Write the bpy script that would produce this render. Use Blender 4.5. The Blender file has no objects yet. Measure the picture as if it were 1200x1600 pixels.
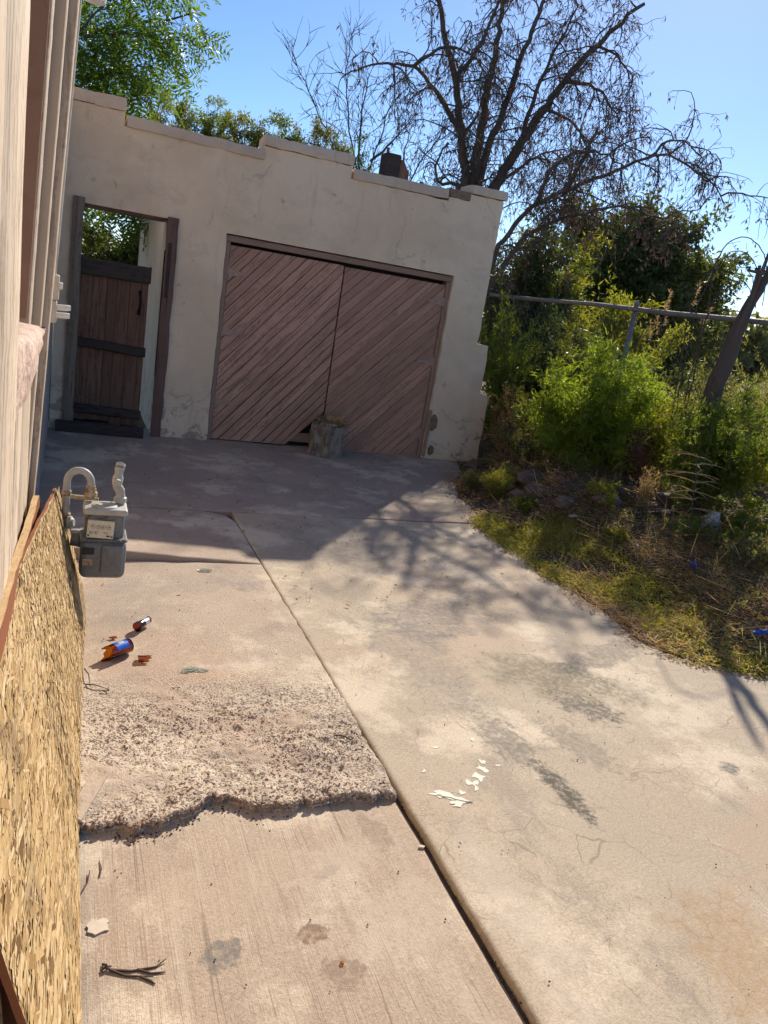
import bpy, bmesh, math, random
import numpy as np
from mathutils import Vector, Matrix, noise as mn

# ------------------------------------------------------------------ camera, sky, sun, exposure
scene = bpy.context.scene
COL = scene.collection
rad = math.radians
YAW, PITCH, ROLL, CAMH = rad(23.65), rad(15.02), rad(9.46), 1.65
fwd = Vector((math.sin(YAW)*math.cos(PITCH), math.cos(YAW)*math.cos(PITCH), -math.sin(PITCH)))
rgt = Vector((math.cos(YAW), -math.sin(YAW), 0.0))
dwn = fwd.cross(rgt)
r2 = rgt*math.cos(ROLL) - dwn*math.sin(ROLL)
d2 = rgt*math.sin(ROLL) + dwn*math.cos(ROLL)
cam_data = bpy.data.cameras.new('camera')
cam_data.sensor_fit = 'HORIZONTAL'; cam_data.sensor_width = 36.0; cam_data.lens = 36.0
cam_data.clip_start = 0.02; cam_data.clip_end = 2000.0
cam = bpy.data.objects.new('camera', cam_data); COL.objects.link(cam)
M = Matrix((r2, -d2, -fwd)).transposed().to_4x4()
M.translation = Vector((0, 0, CAMH))
cam.matrix_world = M
scene.camera = cam

SUN = Vector((0.5268, 0.6533, 0.5590)).normalized()
world = bpy.data.worlds.new('World'); scene.world = world; world.use_nodes = True
wn = world.node_tree; bg = wn.nodes['Background']
sky = wn.nodes.new('ShaderNodeTexSky'); sky.sky_type = 'NISHITA'; sky.sun_disc = False
sky.sun_elevation = math.asin(SUN.z); sky.sun_rotation = math.atan2(SUN.x, SUN.y)
sky.altitude = 3000.0; sky.air_density = 1.0; sky.dust_density = 1.6; sky.ozone_density = 3.0
hs = wn.nodes.new('ShaderNodeHueSaturation'); hs.inputs['Saturation'].default_value = 1.10
wn.links.new(sky.outputs['Color'], hs.inputs['Color']); wn.links.new(hs.outputs['Color'], bg.inputs['Color']); bg.inputs['Strength'].default_value = 0.10

sun_data = bpy.data.lights.new('sun', 'SUN'); sun_data.energy = 4.0; sun_data.angle = rad(0.7)
sun_data.color = (1.0, 0.90, 0.75)
sun = bpy.data.objects.new('sun', sun_data); COL.objects.link(sun)
sun.rotation_mode = 'QUATERNION'; sun.rotation_quaternion = SUN.to_track_quat('Z', 'Y')

vs = scene.view_settings
vs.view_transform = 'Standard'; vs.look = 'None'; vs.exposure = 0.72; vs.gamma = 1.0; vs.use_curve_mapping = False
scene.cycles.max_bounces = 5; scene.cycles.diffuse_bounces = 3; scene.cycles.glossy_bounces = 2; scene.cycles.transmission_bounces = 5
scene.cycles.transparent_max_bounces = 8; scene.cycles.use_adaptive_sampling = True; scene.cycles.adaptive_threshold = 0.03

# ------------------------------------------------------------------ helpers: objects
ORG = {}
def tag(o, label=None, cat=None, group=None, kind=None):
    if label: o['label'] = label
    if cat: o['category'] = cat
    if group: o['group'] = group
    if kind: o['kind'] = kind
    return o
def thing(name, label, cat, loc=(0, 0, 0), group=None):
    o = bpy.data.objects.new(name, None); COL.objects.link(o)
    o.empty_display_size = 0.1
    o.location = loc; ORG[o.name] = Vector(loc)
    return tag(o, label, cat, group)
class MB:
    """collects geometry given in world coordinates"""
    def __init__(s): s.V = []; s.F = []; s.n = 0
    def add(s, V, F):
        V = np.asarray(V, float).reshape(-1, 3)
        F = [[i + s.n for i in f] for f in (F.tolist() if isinstance(F, np.ndarray) else F)]
        s.V.append(V); s.F += F; s.n += len(V); return s
    def box(s, a, b):
        (x0, y0, z0), (x1, y1, z1) = a, b
        V = [(x0,y0,z0),(x1,y0,z0),(x1,y1,z0),(x0,y1,z0),(x0,y0,z1),(x1,y0,z1),(x1,y1,z1),(x0,y1,z1)]
        return s.add(V, [[0,3,2,1],[4,5,6,7],[0,1,5,4],[1,2,6,5],[2,3,7,6],[3,0,4,7]])
    def tube(s, pts, r, sides=6, cap=True):
        P = np.asarray(pts, float); n = len(P)
        R = np.broadcast_to(np.asarray(r, float), (n,)) if np.ndim(r) == 0 or len(np.atleast_1d(r)) == n else np.interp(np.linspace(0,1,n), np.linspace(0,1,len(r)), r)
        T = np.gradient(P, axis=0); T /= (np.linalg.norm(T, axis=1, keepdims=True) + 1e-9)
        ref = np.array([0, 0, 1.0]) if abs(T[0, 2]) < .9 else np.array([1.0, 0, 0])
        A = np.cross(T, ref); bad = np.linalg.norm(A, axis=1) < 1e-3
        A[bad] = np.cross(T[bad], [0.3, 1, 0.2]); A /= np.linalg.norm(A, axis=1, keepdims=True)
        for i in range(1, n):
            v = A[i-1] - T[i]*(A[i-1] @ T[i]); l = np.linalg.norm(v)
            if l > 1e-4: A[i] = v/l
        B = np.cross(T, A)
        an = np.linspace(0, 2*np.pi, sides, endpoint=False)
        V = P[:, None, :] + R[:, None, None]*(np.cos(an)[None, :, None]*A[:, None, :] + np.sin(an)[None, :, None]*B[:, None, :])
        F = []
        for i in range(n-1):
            for k in range(sides):
                k2 = (k+1) % sides
                F.append([i*sides+k, i*sides+k2, (i+1)*sides+k2, (i+1)*sides+k])
        if cap:
            F.append(list(range(sides))[::-1]); F.append([(n-1)*sides+k for k in range(sides)])
        return s.add(V.reshape(-1, 3), F)
    def prism(s, poly, axis, a, b):
        """poly: list of 2D points in the two other axes, extruded along axis from a to b"""
        n = len(poly); V = []
        for d in (a, b):
            for (u, v) in poly:
                V.append({'x': (d, u, v), 'y': (u, d, v), 'z': (u, v, d)}[axis])
        F = [list(range(n))[::-1], list(range(n, 2*n))] + [[i, (i+1) % n, n+(i+1) % n, n+i] for i in range(n)]
        return s.add(V, F)
    def lathe(s, c, prof, sides=16, axis=(0, 0, 1), wob=None):
        ax = Vector(axis).normalized(); u = ax.orthogonal().normalized(); w = ax.cross(u)
        V = []
        for j, (r, t) in enumerate(prof):
            for k in range(sides):
                a = 2*math.pi*k/sides; rr = r*(wob(a, t) if wob else 1)
                V.append(tuple(Vector(c) + ax*t + (u*math.cos(a) + w*math.sin(a))*rr))
        F = []
        for j in range(len(prof)-1):
            for k in range(sides):
                k2 = (k+1) % sides; F.append([j*sides+k, j*sides+k2, (j+1)*sides+k2, (j+1)*sides+k])
        F.append(list(range(sides))[::-1]); F.append([(len(prof)-1)*sides+k for k in range(sides)])
        return s.add(V, F)
    def rbox(s, c, size, bev, seg=3, rot=None):
        bm = bmesh.new(); bmesh.ops.create_cube(bm, size=1.0)
        for v in bm.verts: v.co = Vector((v.co.x*size[0], v.co.y*size[1], v.co.z*size[2]))
        bmesh.ops.bevel(bm, geom=bm.edges[:], offset=bev, segments=seg, profile=.5, affect='EDGES')
        m = Matrix.Translation(c) @ (rot.to_4x4() if rot else Matrix())
        V = [tuple(m @ v.co) for v in bm.verts]; bm.verts.index_update()
        F = [[v.index for v in f.verts] for f in bm.faces]; bm.free()
        return s.add(V, F)
    def build(s, name, mat, parent=None, loc=None, smooth=False, fix=True):
        V = np.concatenate(s.V) if s.V else np.zeros((0, 3))
        o0 = ORG[parent.name] if parent is not None else Vector(loc or (0, 0, 0))
        V = V - np.array(o0)
        me = bpy.data.meshes.new(name); me.from_pydata(V.tolist(), [], s.F); me.update()
        if fix and len(s.F) < 60000:
            bm = bmesh.new(); bm.from_mesh(me); bmesh.ops.recalc_face_normals(bm, faces=bm.faces[:]); bm.to_mesh(me); bm.free()
        if smooth: me.polygons.foreach_set('use_smooth', [True]*len(me.polygons))
        me.materials.append(mat)
        o = bpy.data.objects.new(name, me); COL.objects.link(o)
        if parent is not None:
            o.parent = parent; ORG[o.name] = o0
        else:
            o.location = o0; ORG[o.name] = Vector(o0)
        return o
def sm_angle(o, ang=35):
    me = o.data
    bm = bmesh.new(); bm.from_mesh(me)
    for f in bm.faces: f.smooth = True
    for e in bm.edges:
        e.smooth = not (len(e.link_faces) == 2 and e.calc_face_angle(0) > rad(ang))
    bm.to_mesh(me); bm.free()
    return o
def structure(o, kind='structure'): o['kind'] = kind; return o

# ------------------------------------------------------------------ helpers: materials
class Mt:
    def __init__(s, name):
        s.m = bpy.data.materials.new(name); s.m.use_nodes = True
        s.nt = s.m.node_tree; s.b = s.nt.nodes['Principled BSDF']; s.out = s.nt.nodes['Material Output']
    def link(s, a, b): s.nt.links.new(a, b)
    def put(s, sock, v):
        if isinstance(v, bpy.types.NodeSocket): s.link(v, sock)
        elif isinstance(v, tuple) and len(v) == 3 and sock.type == 'RGBA': sock.default_value = (*v, 1)
        else: sock.default_value = v
    def node(s, t, attrs=None, **inp):
        n = s.nt.nodes.new(t)
        for k, v in (attrs or {}).items(): setattr(n, k, v)
        for k, v in inp.items(): s.put(n.inputs[k.replace('_', ' ')], v)
        return n
    def pos(s): return s.node('ShaderNodeNewGeometry').outputs['Position']
    def obj(s): return s.node('ShaderNodeTexCoord').outputs['Object']
    def island(s): return s.node('ShaderNodeNewGeometry').outputs['Random Per Island']
    def orand(s): return s.node('ShaderNodeObjectInfo').outputs['Random']
    def map(s, v, scale=(1,1,1), rot=(0,0,0), loc=(0,0,0)):
        return s.node('ShaderNodeMapping', Vector=v, Scale=scale, Rotation=rot, Location=loc).outputs[0]
    def noise(s, v, scale, detail=4, rough=.55, dist=0., color=False):
        n = s.node('ShaderNodeTexNoise', Vector=v, Scale=scale, Detail=detail, Roughness=rough, Distortion=dist)
        return n.outputs['Color' if color else 'Fac']
    def vor(s, v, scale, feature='F1', out='Distance', rnd=1.0):
        return s.node('ShaderNodeTexVoronoi', {'feature': feature}, Vector=v, Scale=scale, Randomness=rnd).outputs[out]
    def math(s, op, a, b=0.0, c=0.0, clamp=False):
        n = s.nt.nodes.new('ShaderNodeMath'); n.operation = op; n.use_clamp = clamp
        for i, v in enumerate((a, b, c)): s.put(n.inputs[i], v)
        return n.outputs[0]
    def vmath(s, op, a, b=(0,0,0)):
        n = s.nt.nodes.new('ShaderNodeVectorMath'); n.operation = op
        s.put(n.inputs[0], a); s.put(n.inputs[1], b); return n.outputs['Value' if op == 'LENGTH' else 'Vector']
    def ramp(s, f, stops, interp='LINEAR'):
        n = s.nt.nodes.new('ShaderNodeValToRGB'); s.link(f, n.inputs[0]); r = n.color_ramp; r.interpolation = interp
        while len(r.elements) < len(stops): r.elements.new(.5)
        for e, (p, c) in zip(r.elements, stops):
            e.position = p; e.color = (*c, 1) if isinstance(c, tuple) else (c, c, c, 1)
        return n.outputs[0]
    def ss(s, f, a, b):
        """smooth step from 0 at a to 1 at b"""
        n = s.node('ShaderNodeMapRange', {'interpolation_type': 'SMOOTHSTEP'}); s.put(n.inputs[0], f)
        if a < b: n.inputs[1].default_value = a; n.inputs[2].default_value = b
        else:
            n.inputs[1].default_value = b; n.inputs[2].default_value = a; n.inputs[3].default_value = 1; n.inputs[4].default_value = 0
        return n.outputs[0]
    def mix(s, f, a, b, blend='MIX'):
        n = s.nt.nodes.new('ShaderNodeMix'); n.data_type = 'RGBA'; n.blend_type = blend
        s.put(n.inputs[0], f); s.put(n.inputs[6], a); s.put(n.inputs[7], b); return n.outputs[2]
    def blob(s, p, c, rx, ry, rot=0., warp=.35, wscale=6.):
        """irregular stain mask centred at c in the xy plane; the noises are shared by all stains of the material"""
        if not hasattr(s, 'wn'):
            s.wn = {k: s.math('SUBTRACT', s.noise(p, k, 8, .72), .5) for k in (7., 19.)}
            s.br = s.math('MULTIPLY_ADD', s.ss(s.noise(p, 34, 2, .7), .36, .58), .6, .4)
        q = s.map(s.vmath('SUBTRACT', p, (c[0], c[1], 0)), rot=(0, 0, -rot))
        q = s.vmath('MULTIPLY', q, (1/rx, 1/ry, 0))
        d = s.vmath('LENGTH', q)
        d = s.math('MULTIPLY_ADD', s.wn[7. if wscale < 7 else 19.], warp*4+1.2, d)
        return s.math('MULTIPLY', s.ss(d, 1.08, .68) if min(rx, ry) < .2 else s.ss(d, 1.15, .5), s.br)
    def bump(s, h, strength=.5, dist=.01, n=None):
        b = s.node('ShaderNodeBump', Strength=strength, Distance=dist, Height=h)
        if n is not None: s.link(n, b.inputs['Normal'])
        return b.outputs[0]
    def fin(s, col=None, rough=None, normal=None, metal=None, spec=None):
        if col is not None: s.put(s.b.inputs['Base Color'], col)
        if rough is not None: s.put(s.b.inputs['Roughness'], rough)
        if metal is not None: s.put(s.b.inputs['Metallic'], metal)
        if spec is not None: s.b.inputs['Specular IOR Level'].default_value = spec
        if normal is not None: s.link(normal, s.b.inputs['Normal'])
        return s.m
# ------------------------------------------------------------------ materials
def concrete(name, base, alt, dirt, stains=(), craze=0., broom=False, pit=.4, worn=False):
    m = Mt(name); p = m.pos()
    big = m.noise(p, .9, 3, .6); mid = m.noise(m.map(p, loc=(3, 7, 1)), 3.3, 7, .72); fine = m.noise(p, 110, 3, .75)
    c = m.mix(m.ss(big, .38, .62), base, alt)
    c = m.mix(m.math('MULTIPLY', m.ss(m.noise(m.map(p, loc=(-4, 5, 8)), 1.2, 4, .65), .48, .64), .5), c, (.48, .345, .25))
    c = m.mix(m.math('MULTIPLY', m.ss(m.noise(m.map(p, loc=(9, 2, 4)), 1.5, 6, .7), .49, .62), .8), c, (.66, .555, .425))
    c = m.mix(m.math('MULTIPLY', m.ss(mid, .53, .70), .55), c, dirt)
    c = m.mix(m.math('MULTIPLY', m.ss(m.noise(m.map(p, scale=(1, .45, 1), loc=(14, 1, 2)), 2.6, 7, .74), .57, .66), .42), c, (.25, .21, .17))
    c = m.mix(.55, c, m.ramp(fine, [(.25, (.28, .25, .22)), (.5, (.5, .5, .5)), (.8, (.78, .76, .72))]), 'OVERLAY')
    sp = m.noise(p, 300, 2, .5)
    c = m.mix(m.math('MULTIPLY', m.ss(sp, .60, .68), .5), c, (.20, .145, .11))
    c = m.mix(m.math('MULTIPLY', m.ss(m.noise(m.map(p, loc=(5, 5, 5)), 240, 2, .5), .64, .7), .5), c, (.72, .64, .54))
    h = m.math('ADD', m.math('MULTIPLY', fine, .8), m.math('MULTIPLY', sp, .4))
    if broom:
        br = m.noise(m.map(p, scale=(60, 1.3, 1), rot=(0, 0, .14)), 4, 3, .6)
        bm_ = m.ss(m.noise(m.map(p, loc=(7, 7, 1)), 2.0, 4, .6), .42, .62)
        c = m.mix(m.math('MULTIPLY', m.ss(br, .52, .7), m.math('MULTIPLY_ADD', bm_, .35, .06)), c, (.62, .53, .42))
        c = m.mix(m.math('MULTIPLY', m.ss(br, .46, .3), m.math('MULTIPLY_ADD', bm_, .3, .08)), c, (.21, .16, .12))
        st2 = m.noise(m.map(p, scale=(7, .35, 1), rot=(0, 0, .16), loc=(2, 3, 0)), 2.2, 5, .65)
        c = m.mix(m.math('MULTIPLY', m.ss(st2, .54, .68), .38), c, (.56, .475, .375))
        c = m.mix(m.math('MULTIPLY', m.ss(st2, .45, .32), .3), c, (.29, .215, .16))
        gl = m.noise(m.map(p, scale=(9, .16, 1), rot=(0, 0, .17), loc=(1, 8, 0)), 1.6, 2, .5)
        gk = m.math('MULTIPLY', m.ss(m.math('ABSOLUTE', m.math('SUBTRACT', gl, .53)), .010, .003), m.ss(m.noise(m.map(p, loc=(4, 4, 9)), 2.5, 2), .48, .58))
        c = m.mix(m.math('MULTIPLY', gk, .55), c, (.17, .12, .085))
        h = m.math('ADD', h, m.math('MULTIPLY', br, .6))
    if worn:
        yy_ = m.node('ShaderNodeSeparateXYZ', Vector=p).outputs['Y']
        wk = m.math('MULTIPLY', m.ss(yy_, 3.08, 2.7), m.ss(m.noise(m.map(p, loc=(1, 3, 1)), 2.7, 5, .66), .42, .54))
        pv = m.node('ShaderNodeTexVoronoi', {'feature': 'F1'}, Vector=m.vmath('ADD', p, m.vmath('MULTIPLY', m.noise(p, 40, 2, .5, color=True), (.008, .008, .008))), Scale=105.)
        pr = m.node('ShaderNodeSeparateColor', Color=pv.outputs['Color']).outputs[0]
        st = m.math('MULTIPLY', m.math('MULTIPLY', m.ss(pv.outputs['Distance'], .52, .36), m.ss(pr, .22, .28)), wk)
        sc_ = m.ramp(m.node('ShaderNodeSeparateColor', Color=pv.outputs['Color']).outputs[1], [(0, (.20, .115, .08)), (.3, (.31, .20, .145)), (.6, (.39, .30, .235)), (.8, (.26, .20, .165)), (1, (.47, .39, .31))])
        c = m.mix(m.math('MULTIPLY', wk, .6), c, (.60, .50, .39))
        c = m.mix(m.math('MULTIPLY', st, .9), c, sc_)
        h = m.math('MULTIPLY_ADD', st, 2.2, h)
    for (cc, rx, ry, rot, warp, ws, col, amt) in stains:
        c = m.mix(m.math('MULTIPLY', m.blob(p, cc, rx, ry, rot, warp, ws), amt), c, col)
    if craze:
        pw = m.vmath('ADD', p, m.vmath('MULTIPLY', m.noise(p, 7, 2, .6, color=True), (.13, .13, 0)))
        d1 = m.vor(pw, 4.1, 'DISTANCE_TO_EDGE'); d2_ = m.vor(pw, 13., 'DISTANCE_TO_EDGE')
        msk = m.ss(m.noise(m.map(p, loc=(2, 2, 2)), 2.2, 2), .42, .62)
        k1 = m.math('MULTIPLY', m.ss(d1, .011, .002), m.ss(m.noise(p, 3.1, 2), .47, .62))
        k2 = m.math('MULTIPLY', m.ss(d2_, .026, .004), msk)
        k = m.math('MAXIMUM', m.math('MULTIPLY', k1, .8), m.math('MULTIPLY', k2, .55))
        c = m.mix(m.math('MULTIPLY', k, craze), c, (.15, .11, .08))
    n = m.bump(h, pit, .004)
    return m.fin(c, .82, n, spec=.25)

def leaf_mat(name, cols, trans=.45, tcol=None, rough=.5):
    m = Mt(name); r = m.island()
    c = m.ramp(r, [(i/(len(cols)-1), cc) for i, cc in enumerate(cols)])
    nz = m.noise(m.pos(), 1.9, 3, .5)
    c = m.mix(m.ss(nz, .35, .7), c, m.mix(.4, c, (.65, .6, .4), 'MULTIPLY'))
    m.fin(c, rough, spec=.35)
    t = m.node('ShaderNodeBsdfTranslucent'); m.link(m.mix(1., c, tcol or (1.0, .95, .35), 'MULTIPLY'), t.inputs['Color'])
    br = m.node('ShaderNodeHueSaturation', Value=1.9); m.link(t.inputs['Color'].links[0].from_socket, br.inputs['Color']); m.link(br.outputs[0], t.inputs['Color'])
    mx = m.node('ShaderNodeMixShader'); mx.inputs[0].default_value = trans
    m.link(m.b.outputs[0], mx.inputs[1]); m.link(t.outputs[0], mx.inputs[2]); m.link(mx.outputs[0], m.out.inputs['Surface'])
    return m.m

def plain(name, col, rough=.6, metal=0., var=.25, scale=20, bump=.2, spec=.4, dist=.003):
    m = Mt(name); p = m.pos(); n = m.noise(p, scale, 6, .6)
    dark = tuple(x*(1-var*1.4) for x in col); lite = tuple(min(1, x*(1+var)) for x in col)
    return m.fin(m.ramp(n, [(.25, dark), (.75, lite)]), rough, m.bump(n, bump, dist), metal, spec)

def wood(name, paint, bare, dark, amt=.5, along=(1, 14, 14), sc=7., rough=.75, coords='obj', bmp=.5):
    """weathered painted wood: grain runs along the axis whose scale is smallest"""
    m = Mt(name); p = m.obj() if coords == 'obj' else m.pos()
    off = m.node('ShaderNodeCombineXYZ', X=m.math('MULTIPLY', m.orand(), 37.), Y=m.math('MULTIPLY', m.orand(), 11.), Z=m.math('MULTIPLY', m.orand(), 23.)).outputs[0]
    q = m.vmath('ADD', p, off)
    g = m.noise(m.map(q, scale=along), sc, 8, .68, .25)
    g2 = m.noise(m.map(q, scale=tuple(a*.35 for a in along), loc=(3, 1, 8)), sc, 6, .6, .5)
    fl = m.noise(q, 30, 5, .7)
    c = m.ramp(g, [(.28, dark), (.48, bare), (.75, tuple(min(1, x*1.25) for x in bare))])
    mask = m.math('ADD', m.math('MULTIPLY', g2, .75), m.math('MULTIPLY', fl, .3))
    mask = m.ss(mask, .58 - .25*amt + .10, .58 - .25*amt - .02)
    pc = m.mix(m.math('MULTIPLY', m.orand(), .75), paint, tuple(x*.58 for x in paint))
    c = m.mix(m.math('SUBTRACT', 1.0, mask), c, pc)
    c = m.mix(m.math('MULTIPLY', m.ss(g, .34, .26), .7), c, dark)
    h = m.math('ADD', g, m.math('MULTIPLY', mask, -.25))
    return m.fin(c, rough, m.bump(h, bmp, .004), spec=.25)

def plaster(name, base, alt, stain, bumps=.5):
    m = Mt(name); p = m.pos()
    a = m.noise(p, 1.1, 6, .6, .5); b = m.noise(m.map(p, loc=(4, 4, 4)), 5., 7, .68, .5); f = m.noise(p, 60, 5, .65)
    c = m.mix(m.ss(a, .38, .66), base, alt)
    st = m.noise(m.map(p, scale=(3.2, 3.2, .55), loc=(1, 6, 2)), 2.2, 7, .68, .4)
    c = m.mix(m.math('MULTIPLY', m.ss(st, .55, .75), .38), c, stain)
    c = m.mix(m.math('MULTIPLY', m.ss(b, .58, .70), .45), c, tuple(x*.82 for x in alt))
    tw = m.noise(m.map(p, scale=(1, 1, 1.8), rot=(0, .7, 0), loc=(6, 2, 5)), 2.1, 7, .74)
    c = m.mix(m.math('MULTIPLY', m.ss(tw, .52, .60), .35), c, tuple(x*.74 for x in base))
    sp = m.noise(m.map(p, loc=(8, 1, 1)), 11, 3, .5)
    c = m.mix(m.math('MULTIPLY', m.ss(sp, .70, .74), .5), c, stain)
    z = m.node('ShaderNodeSeparateXYZ', Vector=p).outputs['Z']
    low = m.math('MULTIPLY', m.ss(z, .75, .05), m.ss(m.noise(m.map(p, loc=(2, 9, 9)), 7., 7, .7, .6), .52, .6))
    c = m.mix(m.math('MULTIPLY', low, .75), c, (.30, .235, .19))
    pw = m.vmath('ADD', p, m.vmath('MULTIPLY', m.noise(p, 3, 5, .6, color=True), (.35, .35, .35)))
    d = m.vor(pw, 1.15, 'DISTANCE_TO_EDGE')
    k = m.math('MULTIPLY', m.ss(d, .010, .002), m.ss(m.noise(p, 1.4, 4), .52, .6))
    c = m.mix(m.math('MULTIPLY', k, .28), c, (.2, .16, .13))
    h = m.math('SUBTRACT', m.math('MULTIPLY', b, 1.), m.math('MULTIPLY', k, .3))
    h = m.math('SUBTRACT', h, m.math('MULTIPLY', low, .4))
    n = m.bump(h, .45*bumps*2, .02); n = m.bump(f, .35, .003, n)
    return m.fin(c, .88, n, spec=.15)

RS = [  # stains on the wide right slab: centre, radii, turn, warp, noise scale, colour, amount
    ((2.33, 2.82), .42, .26, -.5, .35, 3., (.20, .165, .105), .8), ((1.80, 2.02), .055, .21, .02, .3, 9., (.085, .075, .062), .95),
    ((1.74, 2.36), .11, .22, .1, .5, 8., (.15, .135, .115), .65), ((2.30, 2.55), .18, .10, -.8, .6, 9., (.13, .115, .095), .9),
    ((2.67, 2.04), .055, .045, 0, .3, 14., (.17, .155, .135), .9), ((1.92, 1.20), .22, .33, -.1, .4, 5., (.40, .26, .13), .6),
    ((1.68, 3.15), .22, .62, .05, .5, 4., (.20, .18, .16), .5), ((2.0, 3.6), .5, .25, .5, .7, 5., (.19, .165, .15), .65),
    ((2.05, 2.30), .10, .22, .3, .7, 9., (.17, .145, .12), .5), ((2.75, 3.05), .5, .10, .4, .6, 5., (.18, .155, .13), .65),
    ((1.30, 1.55), .10, .5, 0, .5, 6., (.52, .44, .36), .4), ((2.5, 1.6), .5, .2, .5, .6, 4., (.48, .32, .22), .4),
    ((1.9, 4.6), .8, .3, .1, .6, 3., (.30, .26, .23), .4), ((2.4, 6.4), 1.2, .5, .1, .6, 2., (.33, .28, .25), .4)]
LS = [((.44, 1.57), .06, .045, .2, .4, 9., (.16, .15, .14), .8), ((.69, 1.585), .055, .035, .3, .5, 12., (.21, .13, .09), .85),
      ((.98, 1.60), .20, .13, .3, .5, 5., (.56, .47, .37), .4), ((1.03, 1.30), .05, .20, .1, .6, 7., (.54, .45, .345), .35),
      ((.74, 1.45), .06, .05, 0, .6, 14., (.22, .14, .10), .6), ((.80, 1.80), .05, .025, .3, .4, 14., (.19, .18, .17), .7),
      ((1.02, 1.95), .06, .09, .2, .6, 9., (.24, .16, .12), .5), ((.55, 1.78), .35, .12, .1, .5, 4., (.50, .395, .29), .35),
      ((.88, 1.83), .12, .12, .2, .5, 6., (.54, .45, .345), .35)]
AS = [((.98, 3.96), .10, .07, 0, .5, 10., (.25, .20, .18), .6), ((.62, 2.95), .13, .05, 0, .3, 10., (.52, .36, .25), .6), ((.3, 3.7), .3, .3, 0, .6, 6., (.3, .26, .22), .5),
      ((.6, 4.0), .5, .15, .1, .6, 5., (.30, .26, .23), .45)]
m_right = concrete('driveway_concrete', (.47, .385, .288), (.425, .35, .265), (.32, .262, .202), RS, craze=.6)
m_near = concrete('broomed_concrete', (.44, .345, .26), (.395, .308, .232), (.30, .235, .18), LS, broom=True, pit=.6)
m_agg = concrete('worn_concrete', (.455, .36, .28), (.42, .325, .252), (.29, .23, .185), AS, pit=1., worn=True)
m_lift = concrete('lifted_concrete', (.41, .32, .25), (.36, .275, .222), (.26, .21, .175), (), craze=.25)
m_soil = plain('dark_soil', (.13, .092, .062), .95, var=.5, scale=14, bump=.9, spec=.1, dist=.02)
m_far = plain('dry_ground', (.22, .165, .11), .95, var=.35, scale=2.5, bump=.6, spec=.1, dist=.03)
m_plaster = plaster('garage_plaster', (.86, .69, .50), (.76, .59, .415), (.43, .315, .225))
m_cop = plaster('coping_plaster', (.71, .565, .42), (.61, .465, .345), (.26, .195, .145))
m_brick = plain('bare_adobe', (.27, .175, .125), .9, var=.35, scale=25, bump=.7)
m_house = plaster('house_plaster', (.52, .43, .37), (.46, .36, .30), (.30, .22, .18))
m_reveal = plaster('reveal_plaster', (.42, .25, .17), (.38, .215, .145), (.24, .14, .10), .4)
m_sill = plain('sill_plaster', (.62, .45, .36), .9, var=.3, scale=30, bump=1., dist=.01)
m_doorL = wood('faded_red_door_wood', (.60, .35, .25), (.36, .215, .15), (.055, .032, .023), .46)
m_doorR = wood('brown_red_door_wood', (.55, .315, .22), (.34, .20, .138), (.065, .04, .028), .55)
m_frame = wood('door_frame_wood', (.42, .28, .21), (.31, .205, .155), (.06, .04, .03), .6, along=(1, 12, 12))
m_dark = wood('dark_plank_wood', (.24, .135, .09), (.15, .085, .058), (.014, .010, .008), .42, along=(14, 14, 1), coords='pos')
m_blackwood = wood('black_rail_wood', (.075, .058, .05), (.05, .038, .033), (.009, .007, .007), .5, along=(1, 12, 12), coords='pos')
m_greypost = wood('grey_post_wood', (.27, .205, .15), (.19, .145, .105), (.045, .034, .026), .5, along=(12, 12, 1), coords='pos')
m_post = wood('rough_post_wood', (.20, .12, .095), (.15, .09, .07), (.03, .02, .016), .5, along=(12, 12, 1), coords='pos')
m_board = wood('weathered_white_board', (.61, .49, .375), (.40, .31, .225), (.12, .085, .06), .5, along=(16, 11, 1.3), coords='pos', sc=6.)
m_trim = wood('tan_trim_board', (.60, .475, .355), (.50, .39, .29), (.2, .13, .09), .85, along=(16, 14, .7), coords='pos')
m_hinge = plain('painted_hinge', (.44, .30, .235), .6, .1, .3, 40)
m_iron = plain('black_iron', (.02, .018, .018), .6, .6, .3, 40)
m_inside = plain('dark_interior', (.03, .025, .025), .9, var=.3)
m_roof = plain('roof_tar', (.14, .12, .11), .9, var=.3)
m_grey = plain('grey_paint_pipe', (.43, .42, .385), .5, 0., .18, 16, .15)
m_cream = plain('cream_metal', (.60, .54, .44), .5, 0., .15, 25, .12)
m_white = plain('white_enamel', (.74, .74, .72), .35, 0., .06, 20, .05)
m_galv = plain('galvanised_steel', (.26, .245, .235), .65, .3, .2, 30, .15)
m_wire = plain('fence_wire', (.17, .15, .14), .7, .3, .2, 30, .1)
def meter_mat():
    m = Mt('meter_grey_paint'); p = m.pos()
    a = m.noise(p, 22, 6, .65, .5); f = m.noise(p, 90, 4, .6)
    c = m.ramp(a, [(.3, (.115, .125, .128)), (.7, (.19, .20, .20))])
    c = m.mix(m.ss(m.noise(m.map(p, loc=(3, 3, 1)), 14, 7, .7, .8), .58, .66), c, (.075, .06, .05))
    c = m.mix(m.math('MULTIPLY', m.ss(m.noise(m.map(p, loc=(7, 3, 1)), 19, 7, .7, .8), .62, .68), .8), c, (.20, .085, .04))
    return m.fin(c, .5, m.bump(f, .15, .002), spec=.4)
m_meter = meter_mat()
def rust_mat():
    m = Mt('rusty_fitting'); p = m.pos(); a = m.noise(p, 45, 6, .7, .6)
    return m.fin(m.ramp(a, [(.35, (.46, .43, .35)), (.5, (.40, .28, .16)), (.62, (.19, .08, .035))]), .7, m.bump(a, .4, .003))
m_rust = rust_mat()
m_plate = plain('index_plate_cream', (.66, .60, .46), .45, 0., .12, 40, .05)
m_black = plain('black_paint', (.015, .015, .015), .5)
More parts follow.
